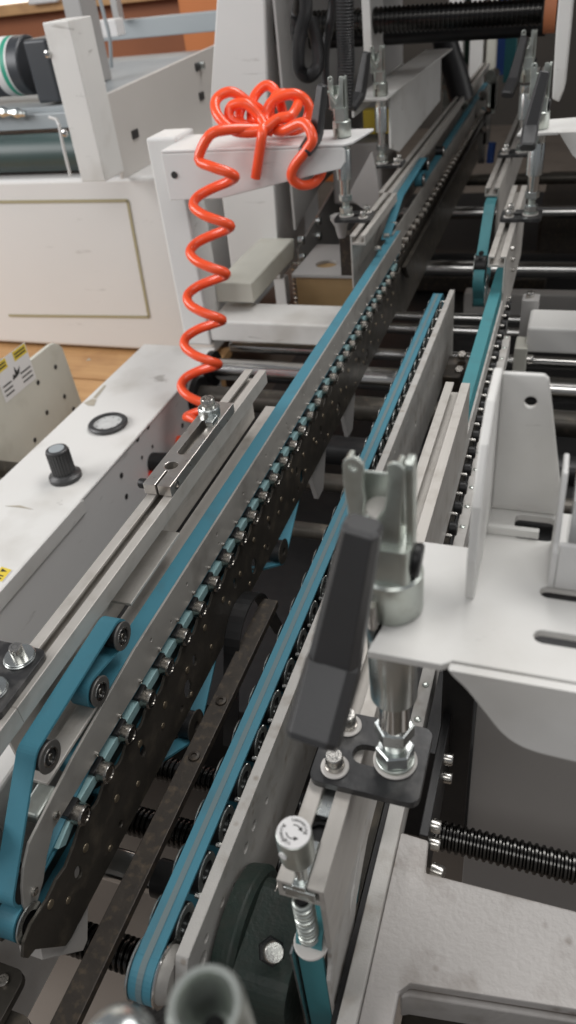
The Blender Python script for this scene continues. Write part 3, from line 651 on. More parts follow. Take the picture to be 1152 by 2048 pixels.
MB().prism(fl, 'y', y0 - .0015, y0 + .0035).build('front_flange', 'white', RB, .0018, 3)
gs = [(.312, ZB), (.310, ZB + .030), (.318, ZB + .060), (.338, ZB + .086), (.362, ZB + .0985), (.372, ZB + .0985), (.402, ZB + .0985), (.402, ZB)]
MB().prism(gs, 'x', -.0305, -.0255).build('gusset', 'white', RB, .0012)
bf = [(-.0255, ZB + .0005), (-.0255, ZB + .0965), (-.0025, ZB + .0965), (.0000, ZB + .094), (.0150, ZB + .018), (.0145, ZB + .0005)]
MB().prism(bf, 'y', .398, .402, [circ(-.0085, ZB + .079, .0036, 16)]).build('back_flange', 'white', RB, .001)
MB().box((-.0255, .372, ZB + .0002), (.0050, .376, ZB + .006)).build('stiffener', 'white', RB, .0006)
MB().box((-.022, .384, ZB - .02), (-.012, .394, ZB - .004)).build('inner_block', 'black', RB)
gb = thing('sensor_holder', (.03, .34, 1.10), 'white holder with a clear window block standing on the slotted bracket', 'holder')
MB().prism([(.330, ZB + .0005), (.330, ZB + .026), (.334, ZB + .030), (.352, ZB + .064), (.372, ZB + .064), (.372, ZB + .0005)], 'x', .0125, .0155).build('side_plate', 'white_clean', gb, .001)
MB().box((.0157, .330, ZB + .0005), (.060, .334, ZB + .032)).build('front_plate', 'white_clean', gb, .0012)
MB().box((.0200, .340, ZB + .010), (.055, .368, ZB + .055)).build('window_block', 'glass', gb, .001)
MB().box((.0200, .3605, ZB + .0552), (.055, .3685, ZB + .0640)).build('amber_block', 'ply', gb, .001)

# ------------------------------------------------------------------ far right bracket and cross arm
FB = thing('bracket_arm', (-.03, 1.53, 1.09), 'white bracket plate reaching in from the right edge under the far clamp', 'bracket')
MB().prism([(-.103, 1.495), (-.035, 1.495), (-.030, 1.50), (.30, 1.50), (.30, 1.66), (-.095, 1.60)], 'z', 1.0945, 1.0995, [circ(-.070, 1.53, .0135, 18)]).build('top_plate', 'white', FB, .0012)
MB().prism([(-.034, 1.0990), (-.006, 1.060), (.03, 1.035), (.30, 1.03), (.30, 1.0990)], 'y', 1.4945, 1.4995).build('front_flange', 'white', FB, .0015)
FA = thing('support_arm', (.05, 1.55, .64), 'worn white cross arm at the right behind the bracket gusset', 'support arm')
MB().box((-.055, 1.52, .672), (.40, 1.62, .728)).build('arm', 'white', FA, .006, 3)
MB().box((-.076, 1.50, .62), (-.050, 1.56, .69)).build('end_block', 'cream', FA, .002)
MB().box((-.075, 1.62, .66), (-.040, 1.66, .745)).build('end_plate', 'greypaint', FA, .001)
cap_screw(FA, (-.050, 1.515, .66), (1, 0, 0), .010, .014, 'bolt', 'steelend'); cap_screw(FA, (-.060, 1.64, .745), (0, 0, 1), .008, .012, 'bolt', 'steelend')

# ------------------------------------------------------------------ white C-frame on the left with arm
CF = thing('c_frame', (-.83, 1.56, .634), 'white C-shaped steel frame with an arm carrying the orange hose', 'machine frame')
MB().box((-.869, 1.548, .636), (-.797, 1.64, 1.108)).build('post', 'white_clean', CF, .006, 3)
ua = [(-.797, 1.090), (-.420, 1.0985), (-.414, 1.090), (-.414, 1.058), (-.425, 1.048), (-.440, 1.046), (-.60, 1.020), (-.76, 1.000), (-.797, 1.000)]
ua = [(-.797, 1.002), (-.797, 1.0925), (-.416, 1.0925), (-.412, 1.0885), (-.412, 1.066), (-.422, 1.054), (-.447, 1.0500), (-.60, 1.020), (-.68, 1.004)]
MB().prism(ua, 'y', 1.472, 1.478).build('arm_front', 'white_clean', CF, .002, 3)
MB().prism([(-.797, 1.472), (-.412, 1.472), (-.400, 1.49), (-.385, 1.60), (-.797, 1.62)], 'z', 1.0930, 1.0985, [circ(-.431, 1.53, .0135, 18)]).build('arm_top', 'white_clean', CF, .002, 3)
MB().box((-.797, 1.474, 1.004), (-.79, 1.55, 1.092)).build('arm_gusset', 'white_clean', CF, .001)
MB().box((-.797, 1.552, .648), (-.40, 1.67, .700)).build('lower_arm', 'white', CF, .005, 3)
MB().box((-.797, 1.62, .72), (-.70, 1.95, .77)).build('ledge', 'cream', CF, .003)
MB().lathe((-.775, 1.471, 1.052), (0, -1, 0), [(0, .007), (.001, .007)], 14).build('screw_hole', 'ink', CF)

# bent plate of the second left clamp
WP = thing('bent_bracket_plate', (-.47, 1.95, 1.06), 'long bent white plate carrying the second left clamp', 'bracket')
MB().prism([(-.516, 1.925), (-.432, 1.925), (-.405, 2.75), (-.490, 2.75)], 'z', 1.0935, 1.0995, [circ(-.454, 1.96, .0135, 18)]).build('top_plate', 'white', WP, .0015)
MB().box((-.516, 1.925, 1.062), (-.511, 2.5, 1.0985)).build('side_lip', 'white', WP, .001)
MB().prism([(2.00, .975), (2.00, 1.0930), (2.75, 1.0930), (2.75, .955), (2.1, .945)], 'x', -.4445, -.4395).build('web', 'white', WP, .001)

# ------------------------------------------------------------------ cross rods
def rod(y, z, r, xa, xb, label, m='rod', group='cross rods under the carriers'):
    return tag(MB().cyl((xa, y, z), (xb, y, z), r, 28, bev=.001).build('cross_rod', m), label, 'rod', group)
XA, XE = -.782, .6
rod(1.500, .600, .026, XA, XE, 'thick polished rod running from the bench wall, brightest of the cross rods')
rod(1.405, .575, .027, XA, XE, 'dark thick rod just in front of the brightest polished rod', 'dark')
rod(1.625, .600, .014, XA, XE, 'slim polished rod just behind the white lower arm')
rod(1.775, .600, .013, -.70, XE, 'slim polished rod crossing below the far end of the centre belt')
rod(1.853, .600, .012, -.70, XE, 'slim polished rod, second behind the end of the centre belt')
rod(2.205, .600, .022, -.66, XE, 'polished rod with a white highlight behind the teal pulley')
rod(2.38, .55, .035, -.66, XE, 'black thick shaft behind the highlighted rod at the right', 'black')
rod(2.75, .60, .02, -.60, XE, 'distant polished rod under the far right rail')
rod(3.1, .62, .02, -.60, XE, 'thin distant rod between the two furthest rails', 'dark')
rod(.306, .640, .017, -.60, -.12, 'polished shaft with collar crossing below the near centre belt', 'rod')
tag(MB().cyl((-.327, .306, .640), (-.262, .306, .640), .0195, 28, bev=.001).build('shaft_collar', 'black'), 'black collar sleeve on the polished shaft below the near belt', 'collar')
rod(.940, .600, .014, -.43, .1, 'dark grey rod crossing in the gap left of the clamp fork', 'dark')
rod(1.085, .600, .017, -.43, .1, 'dark rod under the white foot beside the left carrier', 'dark')
rod(1.24, .57, .03, -.46, XE, 'dark thick shaft in the shadow between bench wall and centre plate', 'black')
def thread(y, z, r, xa, xb, label, p=.0062):
    s = MB(); spring_thread(s, (xa, y, z), (1, 0, 0), xb - xa, r, p, r * .16, 20)
    return tag(s.build('threaded_rod', 'threaded'), label, 'threaded rod', 'black threaded rods')
thread(.375, .735, .0135, -.056, .32, 'thick black threaded rod above the white table at the right', .0062)
thread(.232, .630, .0170, -.40, -.10, 'black threaded rod at the front tip of the centre belt')
thread(.362, .630, .0165, -.40, -.10, 'black threaded rod left of the centre belt, middle of three')
thread(.432, .630, .0150, -.40, -.10, 'black threaded rod left of the centre belt, furthest of three')
thread(.165, .69, .0170, -.165, -.10, 'short black screw thread under the green gearbox')

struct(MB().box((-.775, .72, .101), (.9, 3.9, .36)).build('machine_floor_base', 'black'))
# dark slotted bar between left carrier and centre belt
tag(MB().prism([(-.322, .726), (-.300, .726), (-.300, .716), (-.318, .716), (-.318, .690), (-.322, .690)], 'y', .12, .645).build('angle_bar', 'rust', None, .0008), 'dark rusty angle bar lying between left carrier and centre belt', 'angle bar')
for p in ((-.310, .475), (-.310, .40)):
    tag(MB().lathe((p[0], p[1], .726), (0, 0, 1), [(0, .0065), (.002, .0060), (.0026, .003), (.001, .0026)], 20).build('bar_bolt', 'rust'), 'dark round bolt head on the rusty angle bar, %s of two' % ('further' if p[1] > .45 else 'nearer'), 'bolt', 'bolts on the angle bar')
tag(MB().box((-.318, .150, .560), (-.255, .218, .585)).build('cast_block', 'castiron', None, .001), 'rough grey cast block under the threaded rod at the bottom', 'block')
tag(MB().box((-.27, .08, .60), (-.12, .150, .64)).build('slide_block', 'black', None, .006, 3), 'smooth black slide block below the tip of the centre belt', 'block')
# bottom-left dark plates
bl = thing('corner_plate', (-.42, .12, .70), 'dark bolted plate with a rounded corner in the bottom left corner', 'plate')
MB().prism(rrect(-.50, .04, -.333, .137, .012), 'z', .722, .730).build('plate', 'dark', bl, .001)
MB().prism(rrect(-.50, .10, -.353, .162, .010), 'z', .736, .744).build('upper_plate', 'dark', bl, .001)
cap_screw(bl, (-.368, .150, .744), (0, 0, 1), .005, .004, 'bolt', 'roller')
tag(MB().lathe((-.385, .205, .80), (0, 0, 1), [(0, .017), (.075, .017), (.078, .0155), (.078, .011), (.070, .010)], 28).build('bearing_sleeve', 'castiron', None), 'grey hollow sleeve at the left edge beside the blue belt nose', 'sleeve')
tag(MB().box((-.62, .05, .60), (-.405, .40, .85)).build('white_block', 'white', None, .003), 'white block behind the belt nose at the left edge', 'block')

# ------------------------------------------------------------------ white table, right foreground
TB = thing('machine_table', (.03, .25, .70), 'white painted cast table with a notch in the bottom right corner', 'machine table')
zt = .80
tp = [(-.0732, .02), (-.0732, .3330), (-.0500, .3318), (-.0478, .3045), (.30, .3075), (.30, .2700), (-.044, .2215), (-.0505, .214), (-.0505, .02)]
MB().prism(tp, 'z', zt - .010, zt).build('top', 'cast_white', TB, .0022, 3)
fw_ = [PZ(815, 1957, zt), PZ(1152, 2012, zt)]
MB().prism([(-.044, .2225), (.30, .2700), (.30, .2660), (-.044, .2170), (-.0500, .2140), (-.0500, .2190)], 'z', zt - .046, zt - .0102).build('front_wall', 'cast_white', TB, .002, 3)
MB().box((-.050, .02, zt - .075), (.30, .230, zt - .060)).build('lower_shelf', 'dark', TB, .003, 3)
MB().box((-.072, .03, zt - .10), (-.060, .325, zt - .0102)).build('side_wall', 'warmgrey', TB, .001)
MB().box((-.0602, .296, zt - .10), (.30, .304, zt - .0102)).build('rear_wall', 'warmgrey', TB, .001)
cap_screw(TB, (-.0445, .318, .780), (1, -.2, .1), .0065, .010, 'bolt', 'steelend')
MB().lathe((-.036, .196, zt - .060), (0, 0, 1), [(0, .012), (.010, .012), (.012, .010), (.012, .006), (.004, .005)], 20).build('leveling_bolt', 'roller', TB)
tag(MB().box((-.030, .48, .40), (.40, .486, .86)).build('shield_plate', 'greypaint', None, .001), 'flat grey shield plate behind the threaded rod at the right', 'plate')
tag(MB().box((-.062, .47, .55), (-.032, .52, .90)).build('column_bar', 'black', None, .001), 'black upright bar between the guide bar and grey shield', 'bar')
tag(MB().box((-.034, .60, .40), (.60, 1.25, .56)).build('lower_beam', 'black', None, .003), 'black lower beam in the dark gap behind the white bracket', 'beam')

# ------------------------------------------------------------------ gearbox
GX = thing('gearbox', (-.16, .215, .70), 'dark green oily gearbox casting with bolts beside the centre side plate', 'gearbox')
MB().lathe((-.190, .232, .755), (1, 0, 0), [(0, .058), (.014, .060), (.018, .056)], 40).build('mounting_flange', 'gearbox', GX, .0012)
MB().prism(rrect(.180, .700, .275, .800, .022, 6), 'x', -.172, -.128).build('housing', 'gearbox', GX, .006, 3)
for q in ((540, 1845), (515, 1975), (640, 1850)):
    p = PX(*q, -.160) if q[0] < 600 else Vector((-.150, .262, .79))
    MB().ring((p.x - .011, p.y, p.z), (1, 0, 0), .0105, .004, .0018, 24).build('washer', 'roller', GX)
    cap_screw(GX, (p.x - .0092, p.y, p.z), (1, 0, 0), .0075, .012, 'bolt', 'roller')
p = PX(548, 1905, -.140); d = (CAM - p).normalized() * .6 + Vector((.4, -.2, .5)); d.normalize()
hb = MB(); hexn(hb, p - d * .0135, d, .0175, .0075); hb.build('lock_nut', 'black', GX)
MB().lathe(p - d * .008, d, [(0, .0072), (.008, .0076), (.0095, .0066)], 24).build('oil_plug', 'steelend', GX)

# blurred ring close to the lens at the bottom
rg = thing('ring_nut', (-.078, .074, 1.10), 'blurred pale steel ring close to the camera at the bottom edge', 'ring')
MB().lathe((-.0765, .0700, 1.10), (0, 0, 1), [(0, .0120), (.046, .0122), (.0485, .0110), (.0485, .0092), (.045, .0078), (.020, .0075)], 36).build('sleeve', 'zincdull', rg)
MB().lathe((-.0765, .0700, 1.118), (0, 0, 1), [(0, .0040), (.012, .0038), (.013, .003)], 16).build('inner_stud', 'black', rg)
tag(MB().lathe((-.1060, .0575, 1.085), (0, 0, 1), [(0, .012), (.040, .0125), (.043, .011), (.046, .008), (.047, .003)], 32).build('cap_nut', 'zinc', None), 'blurred silver cap nut at the bottom edge left of the ring', 'nut')

# ------------------------------------------------------------------ bench on the left
BN = thing('control_bench', (-.88, 1.1, .45), 'white sheet-metal bench with a black knob and round dial on top', 'machine bench')
MB().box((-.985, .30, .628), (-.784, 1.545, .634)).build('top', 'white', BN, .003, 3)
MB().box((-.792, .30, .10), (-.786, 1.545, .6278)).build('front_wall', 'white_clean', BN, .001)
MB().prism([(.30, .6335), (.90, .6335), (.912, .628), (.905, .604), (.30, .604)], 'x', -.7858, -.7828).build('folded_lip', 'white', BN, .001)
MB().box((-.985, .30, .10), (-.980, 1.545, .6278)).build('rear_wall', 'warmgrey', BN)
MB().box((-.980, 1.540, .10), (-.792, 1.545, .6278)).build('end_wall', 'warmgrey', BN)
def wallpt(px, py): return PX(px, py, -.7856)
for q, r in (((296, 853), .006), ((275, 878), .006), ((365, 851), .006), ((243, 951), .006), ((253, 993), .006), ((305, 893), .004), ((284, 915), .004), ((372, 770), .006)):
    p = wallpt(*q); MB().lathe((-.7859, p.y, p.z), (1, 0, 0), [(0, r), (.0006, r)], 12).build('screw_hole', 'ink', BN)
k0 = PZ(132, 955, .634)
kb = MB().lathe((k0.x, k0.y, .634), (0, 0, 1), [(0, .0315), (.008, .0310), (.010, .028), (.013, .0235), (.016, .0225)], 36).build('adjusting_knob', 'plastic', BN)
g = MB(); vs = []
for k in range(48):
    a = 2 * math.pi * k / 48; vs.append((k0.x + (.0222 if k % 2 else .0208) * math.cos(a), k0.y + (.0222 if k % 2 else .0208) * math.sin(a)))
g.prism(vs, 'z', .650, .694).build('grip', 'plastic', kb)
MB().lathe((k0.x, k0.y, .694), (0, 0, 1), [(0, .0215), (.004, .0205), (.0055, .018)], 32).build('cap', 'plastic', kb)
MB().lathe((k0.x, k0.y, .6985), (0, 0, 1), [(0, .015), (.0018, .0145)], 24).build('cap_disc', 'greyblue', kb)
d0 = PZ(217, 851, .634)
dl = MB().ring((d0.x, d0.y, .634), (0, 0, 1), .042, .031, .010, 40, .003).build('round_dial', 'plastic', BN)
MB().lathe((d0.x, d0.y, .634), (0, 0, 1), [(0, .0315), (.006, .0315)], 36).build('dial_glass', 'glass', dl)
for a in range(0, 360, 45):
    c, s_ = math.cos(math.radians(a)), math.sin(math.radians(a))
    MB().box((d0.x + c * .024 - .0012, d0.y + s_ * .024 - .0012, .6402), (d0.x + c * .024 + .0012, d0.y + s_ * .024 + .0012, .6405)).build('dial_mark', 'ink', dl)
def sticker(parent, org, ux, uy, w, h, nrm, rows=4, kind=0):
    """white warning sticker: yellow headers, printed lines"""
    org, ux, uy, nrm = Vector(org), Vector(ux).normalized(), Vector(uy).normalized(), Vector(nrm).normalized()
    def quad(a, b, c, d, lift, th=.0003):
        mb = MB(); pts = [org + ux * a + uy * b, org + ux * c + uy * b, org + ux * c + uy * d, org + ux * a + uy * d]
        v = [p + nrm * lift for p in pts] + [p + nrm * (lift + th) for p in pts]
        return mb.add(v, [(0, 1, 2, 3), (4, 5, 6, 7), (0, 1, 5, 4), (1, 2, 6, 5), (2, 3, 7, 6), (3, 0, 4, 7)])
    st = quad(0, 0, w, h, .0004).build('warning_sticker', 'paper', parent)
    if kind == 0:
        quad(.02 * w, .74 * h, .36 * w, .98 * h, .0008).build('yellow_header', 'yellow', st); quad(.58 * w, .74 * h, .98 * w, .98 * h, .0008).build('yellow_header', 'yellow', st)
        for x0_, x1_ in ((.06, .32), (.62, .94)):
            for k in range(2): quad(x0_ * w, (.80 + .08 * k) * h, x1_ * w, (.84 + .08 * k) * h, .0012).build('printed_line', 'ink', st)
            for k in range(3): quad(x0_ * w, (.36 - .12 * k) * h, x1_ * w, (.40 - .12 * k) * h, .0008).build('printed_line', 'ink', st)
        pts = [(.36, .36), (.42, .5), (.47, .44), (.50, .66), (.55, .5), (.66, .58), (.60, .42), (.5, .38)]
        v = [org + ux * a * w + uy * b * h + nrm * .0010 for a, b in pts]; mb = MB(); mb.add(v, [tuple(range(len(v)))]); mb.build('pictogram', 'ink', st)
    else:
        quad(.70 * w, .02 * h, .98 * w, .98 * h, .0008).build('yellow_header', 'yellow', st)
        mb = MB(); mb.add([org + ux * a * w + uy * b * h + nrm * .0013 for a, b in ((.76, .62), (.92, .75), (.76, .88))], [(0, 1, 2)]); mb.build('warning_triangle', 'ink', st)
        for k in range(2): quad(.78 * w, (.14 + .2 * k) * h, .92 * w, (.22 + .2 * k) * h, .0012).build('printed_line', 'ink', st)
        for k in range(3): quad((.14 + .16 * k) * w, .2 * h, (.19 + .16 * k) * w, (.75 + .08 * (k % 2)) * h, .0008).build('printed_line', 'ink', st)
    return st
a, b = PZ(-40, 1092, .634), PZ(46, 1118, .634); c = PZ(22, 1147, .634)
sticker(BN, PZ(-66, 1142, .6341), b - a, (b - c), .080, .030, (0, 0, 1), kind=1)
for pts in (((168, 806), (186, 797), (193, 800), (188, 812), (176, 811)), ((186, 795), (209, 770), (212, 772), (192, 798)), ((172, 722), (178, 716), (182, 720)), ((10, 1012), (40, 1011), (66, 1019), (40, 1015))):
    v = [PZ(*q, .6344) for q in pts]; n_ = len(v); MB().add(v + [w + Vector((0, 0, .0004)) for w in v], [tuple(range(n_)), tuple(range(n_, 2 * n_))] + [(k, (k + 1) % n_, (k + 1) % n_ + n_, k + n_) for k in range(n_)]).build('paint_chip', 'cream_chip', BN)
# fitting with the red/black connector on the wall
ft = thing('air_fitting', (-.765, 1.07, .58), 'red and black air connector poking out of the bench wall', 'fitting')
p = wallpt(305, 925)
MB().cyl((-.7855, p.y, p.z), (-.735, p.y, p.z + .004), .022, 24, bev=.001).build('connector_body', 'black', ft)
MB().cyl((-.7855, p.y - .012, p.z - .024), (-.742, p.y - .012, p.z - .022), .018, 24, bev=.001).build('release_ring', 'red', ft)
p = wallpt(355, 882)
tag(MB().cyl((-.7855, p.y, p.z), (-.735, p.y, p.z), .013, 20, bev=.002).build('hose_plug', 'orange', None), 'small orange plug on the bench wall behind the slotted bar', 'plug')
# bearing where the big rod enters the wall
for y, z, r in ((1.500, .600, .043), (1.405, .575, .047)):
    tag(MB().ring((-.7856, y, z), (1, 0, 0), r, .024, .014, 36).build('bearing_housing', 'black'), 'black round bearing housing on the bench wall %s' % ('behind the other' if y > 1.45 else 'nearest the coil hose foot'), 'bearing', 'bearing housings on the bench wall')

# guard plate left
GP = thing('guard_plate', (-1.2, 1.3, .40), 'cream guard plate with rounded corner, screws and warning sticker', 'guard plate')
gx = -1.2
A = PX(105, 682, gx); Bp = PX(0, 760, gx)
pts = [(.60, .665), (1.445, .668), (1.462, .664), (1.476, .655), (1.486, .640), (1.50, .42), (1.49, .20), (.60, .20)]
MB().prism(pts, 'x', gx, gx + .010).build('plate', 'cream', GP, .001)
for q in ((111, 734), (76, 765), (129, 793), (94, 825), (147, 818), (70, 880)):
    p = PX(*q, gx + .0102); MB().lathe((gx + .0102, p.y, p.z), (1, 0, 0), [(0, .0065), (.0008, .0060)], 12).build('screw_hole', 'ink', GP)
o_ = PX(12, 806, gx + .0102); u_ = PX(60, 766, gx + .0102); v_ = PX(2, 765, gx + .0102)
sticker(GP, (gx + .0102, o_.y, o_.z), (0, 1, 0), (0, 0, 1), .125, .095, (1, 0, 0))
tag(MB().cyl((gx + .0102, 1.135, .50), (-.985, 1.135, .50), .020, 24, bev=.002).build('spacer_rod', 'dark'), 'dark spacer rod between cream guard plate and white bench', 'rod')
tag(MB().cyl((-2.2, 1.42, .60), (gx, 1.42, .60), .03, 24).build('guide_roller', 'roller'), 'dull steel roller behind the cream guard plate at the left edge', 'roller')

# ------------------------------------------------------------------ wooden pallet
PL = thing('wooden_pallet', (-1.6, 1.6, .32), 'pine planks of a pallet under the white machine body', 'pallet')
for k, (ya, yb) in enumerate(((1.815, 2.08), (1.615, 1.806), (1.40, 1.606), (1.19, 1.392))):
    MB().box((-3.2, ya, .345), (-1.0, yb, .372 - .002 * (k % 2))).build('plank', 'wood', PL, .003)
for x in (-2.6, -1.8, -1.1): MB().box((x, 1.2, .102), (x + .1, 2.0, .3448)).build('bearer', 'wood', PL, .003)

# ------------------------------------------------------------------ white machine body with panel
BD = thing('white_machine', (-1.6, 2.4, .38), 'white machine housing with a seamed rectangular panel at the left', 'machine')
MB().box((-3.0, 2.0, .385), (-1.02, 3.2, .925)).build('housing', 'white_clean', BD, .012, 3)
pa, pb, pc, pd = PY(255, 401, 1.999), PY(298, 634, 1.999), PY(18, 631, 1.999), PY(-20, 404, 1.999)
for nme, (p, q) in zip(('seam',) * 3, ((pa, pb), (pb, pc), (pd, pa))):
    d = (q - p).normalized(); nn = Vector((-d.z, 0, d.x)) * .0045
    v = [p + nn, p - nn, q - nn, q + nn]; v = [Vector((w.x, 1.9975, w.z)) for w in v] + [Vector((w.x, 1.9998, w.z)) for w in v]
    MB().add(v, [(0, 1, 2, 3), (4, 5, 6, 7), (0, 1, 5, 4), (1, 2, 6, 5), (2, 3, 7, 6), (3, 0, 4, 7)]).build(nme, 'groove', BD)
CV = thing('conveyor', (-1.6, 2.4, .925), 'grey flat conveyor with side plate on top of the white housing', 'conveyor')
MB().prism([(1.975, .9255), (3.3, .9255), (3.3, 1.19), (2.73, 1.161), (1.975, 1.137)], 'x', -1.212, -1.200).build('side_plate', 'warmgrey', CV, .002)
MB().box((-3.0, 2.10, 1.085), (-1.213, 3.3, 1.098)).build('belt_bed', 'greyblue', CV, .001)
for q in ((403, 192), (270, 268), (395, 133)):
    p = PX(*q, -1.199); MB().box((-1.1998, p.y - .018, p.z - .011), (-1.1965, p.y + .018, p.z + .011)).build('slot_hole', 'ink', CV)
cap_screw(CV, (-1.1965, PX(395, 133, -1.199).y + .02, PX(395, 133, -1.199).z), (1, 0, 0), .012, .012, 'bolt', 'zinc')
tag(MB().cyl((-2.6, 2.06, .985), (-1.30, 2.06, .985), .052, 32, bev=.003).build('drive_roller', 'darkgreen'), 'dark green rubber roller at the front of the conveyor', 'roller')
tag(MB().box((-2.6, 2.075, 1.045), (-1.30, 2.10, 1.085)).build('scraper_bar', 'greyblue', None, .002), 'grey bar above the dark green roller', 'bar')
cx0, cx1, cz0, cz1 = PY(84, 46, 1.82).x, PY(137, 42, 1.82).x, PY(176, 364, 1.82).z, PY(110, 43, 1.82).z
cyb = min(PX(183, 36, cx1).y, 1.955)
tag(MB().box((cx0, 1.82, cz0), (cx1, cyb, cz1)).build('column', 'white', None, .003, 3), 'scuffed white square column at the corner of the conveyor', 'column')
for q in ((96, 108), (130, 266)):
    p = PY(*q, 1.8198); tag(MB().lathe((p.x, 1.8198, p.z), (0, -1, 0), [(0, .0095), (.004, .008), (.006, .004)], 14).build('dome_screw', 'chrome'), 'dome screw on the left side of the white column, %s' % ('upper' if q[1] < 200 else 'lower'), 'screw', 'column screws')
tag(MB().tube([PY(98, 234, 1.83), PY(112, 238, 1.83), PY(118, 250, 1.82), PY(128, 300, 1.82), PY(141, 352, 1.82)], .004, 8).build('wire_hook', 'white_clean'), 'thin white wire rod along the left of the column', 'wire')
MT = thing('drive_motor', (-1.62, 2.22, 1.10), 'dark grey motor with a white and green label above the roller', 'motor')
MB().cyl((-2.3, 2.22, 1.195), (PY(64, 150, 2.2).x, 2.22, 1.195), .078, 36, bev=.004).build('motor_drum', 'motor', MT)
MB().box((PY(62, 150, 2.12).x, 2.12, 1.105), (PY(108, 150, 2.12).x, 2.32, 1.265)).build('gear_head', 'motor', MT, .008, 3)
MB().lathe((PY(-12, 150, 2.14).x, 2.22, 1.195), (1, 0, 0), [(0, .0785), (.050, .0785)], 36).build('name_label', 'paper', MT)
MB().lathe((PY(4, 150, 2.14).x, 2.22, 1.195), (1, 0, 0), [(0, .0788), (.016, .0788)], 36).build('green_band', 'green', MT)
tag(MB().tube(catmull([(-1.85, 2.075, 1.092), (-1.70, 2.06, 1.10), (-1.60, 2.055, 1.098), (-1.53, 2.06, 1.090)], 6), .012, 8, rf=lambda i, m: .012 + .004 * math.sin(i * 1.7)).build('crumpled_wrap', 'zinc'), 'crumpled clear plastic wrap on the bar above the green roller', 'plastic wrap')
# frames and boards behind
tag(MB().box((PY(124, 5, 2.5).x, 2.5, 1.10), (PY(160, 5, 2.5).x, 2.60, 1.75)).build('frame_post', 'greypaint', None, .004), 'grey upright frame post behind the white column', 'post')
a, b = PY(190, 60, 3.2), PY(440, 30, 3.2)
tag(MB().box((-2.05, 3.2, PY(330, 72, 3.2).z), (-.95, 3.26, PY(330, 32, 3.2).z)).build('frame_rail', 'greyblue', None, .004), 'grey blue horizontal frame rail at the top left', 'rail')
tag(MB().box((PY(233, 20, 3.18).x, 3.14, PY(240, 40, 3.18).z), (PY(246, 20, 3.18).x, 3.18, 1.8)).build('thin_post', 'greypaint', None, .003), 'thin grey upright on the blue frame rail', 'post')
tag(MB().tube(catmull([PY(195, -20, 2.5), PY(208, 30, 2.5), PY(219, 75, 2.5), PY(223, 135, 2.5)], 6), .006, 8).build('hanging_cable', 'greyblue'), 'thin grey cable hanging down onto the conveyor', 'cable')
zs = PY(60, 26, 4.3).z
tag(MB().box((-4.6, 4.30, .5), (-1.95, 4.36, zs - .001)).build('brown_board', 'brown', None, .004), 'large brown board wall at the upper left', 'board')
tag(MB().box((-4.6, 4.20, zs), (-1.9, 4.40, zs + .05)).build('wooden_shelf', 'wood', None, .004), 'wooden shelf board in front of the bright window', 'shelf')
tag(MB().box((-1.92, 4.0, .4), (-.95, 4.06, 2.4)).build('orange_board', 'orangebrown', None, .004), 'orange brown board between the frame rail and the tall white box', 'board')
WN = thing('bright_window', (-3.2, 4.8, 1.4), 'overexposed bright window at the top left corner', 'window')
MB().box((-4.6, 4.8, 1.2), (-2.3, 4.83, 2.6)).build('pane', 'window', WN)
for x in (-3.62, -3.27, -2.86, -2.6): MB().box((x, 4.74, 1.2), (x + .07, 4.79, 2.6)).build('mullion', 'brown', WN)
tag(MB().box((PY(55, 5, 4.15).x, 4.15, PY(85, 8, 4.15).z), (PY(115, 5, 4.15).x, 4.19, 1.75)).build('hanging_sheet', 'white_clean', None, .01), 'white sheet hanging in front of the bright window at the top left', 'sheet')
tag(MB().box((PY(192, 60, 2.8).x, 2.80, PY(210, 76, 2.8).z), (PY(234, 60, 2.8).x, 2.86, PY(210, 40, 2.8).z)).build('paper_stack', 'paper', None, .004), 'white carton lying on the conveyor behind the column', 'carton')

# ------------------------------------------------------------------ tall white box behind the arm, dark cabinet side
TW = thing('tall_cabinet', (-.80, 2.1, .57), 'tall white cabinet with scuffs behind the orange hose', 'cabinet')
pp = [PY(440, -10, 1.95), PY(531, -10, 1.95), PY(541, 160, 1.95), PY(560, 545, 1.95), PY(470, 545, 1.95), PY(426, 200, 1.95)]
MB().prism([(-.900, .655), (-.752, .655), (-.735, 1.10), (-.716, 1.325), (-.835, 1.325), (-.893, 1.10)], 'y', 1.950, 2.2).build('housing', 'white_clean', TW, .005, 3)
MB().box((-.775, 1.956, .575), (-.742, 1.99, .6548)).build('leg', 'white_clean', TW, .002)
tag(MB().prism([(1.955, .79), (1.955, 1.40), (3.4, 1.40), (3.4, .84), (2.2, .84)], 'x', -.700, -.694).build('side_sheet', 'greypaint', None, .001), 'dark grey side sheet right of the tall white cabinet', 'panel')
SP = thing('bolted_side_plate', (-.68, 2.2, .62), 'grey side plate with a row of bolts beside the brown block', 'plate')
MB().prism([(1.93, .63), (1.93, .745), (2.9, .90), (2.9, .63)], 'x', -.690, -.684).build('plate', 'greypaint', SP, .001)
for q in ((598, 480), (632, 442), (633, 472), (600, 515), (662, 433)):
    p = PX(*q, -.684); cap_screw(SP, (-.684, p.y, p.z), (1, 0, 0), .012, .014, 'bolt', 'zinc')
BB = thing('brown_block', (-.57, 1.8, .60), 'brown wooden block with a drilled grey top plate beside the belt', 'block')
MB().box((-.637, 1.76, .60), (-.482, 1.95, .735)).build('body', 'ply', BB, .001)
MB().prism([(-.645, 1.752), (-.475, 1.752), (-.475, 1.98), (-.645, 1.98)], 'z', .7355, .744, [circ(-.575, 1.83, .028, 20)]).build('top_plate', 'greypaint', BB, .001)
sg = []
for i in range(9 * 14 + 1):
    a = 2 * math.pi * i / 14; sg.append((-.668 + .013 * math.cos(a), 1.86 + .013 * math.sin(a), .62 + .12 * i / 126))
tag(MB().tube(sg, .0035, 6).build('coil_spring', 'roller'), 'small dark coil spring left of the brown block', 'spring')
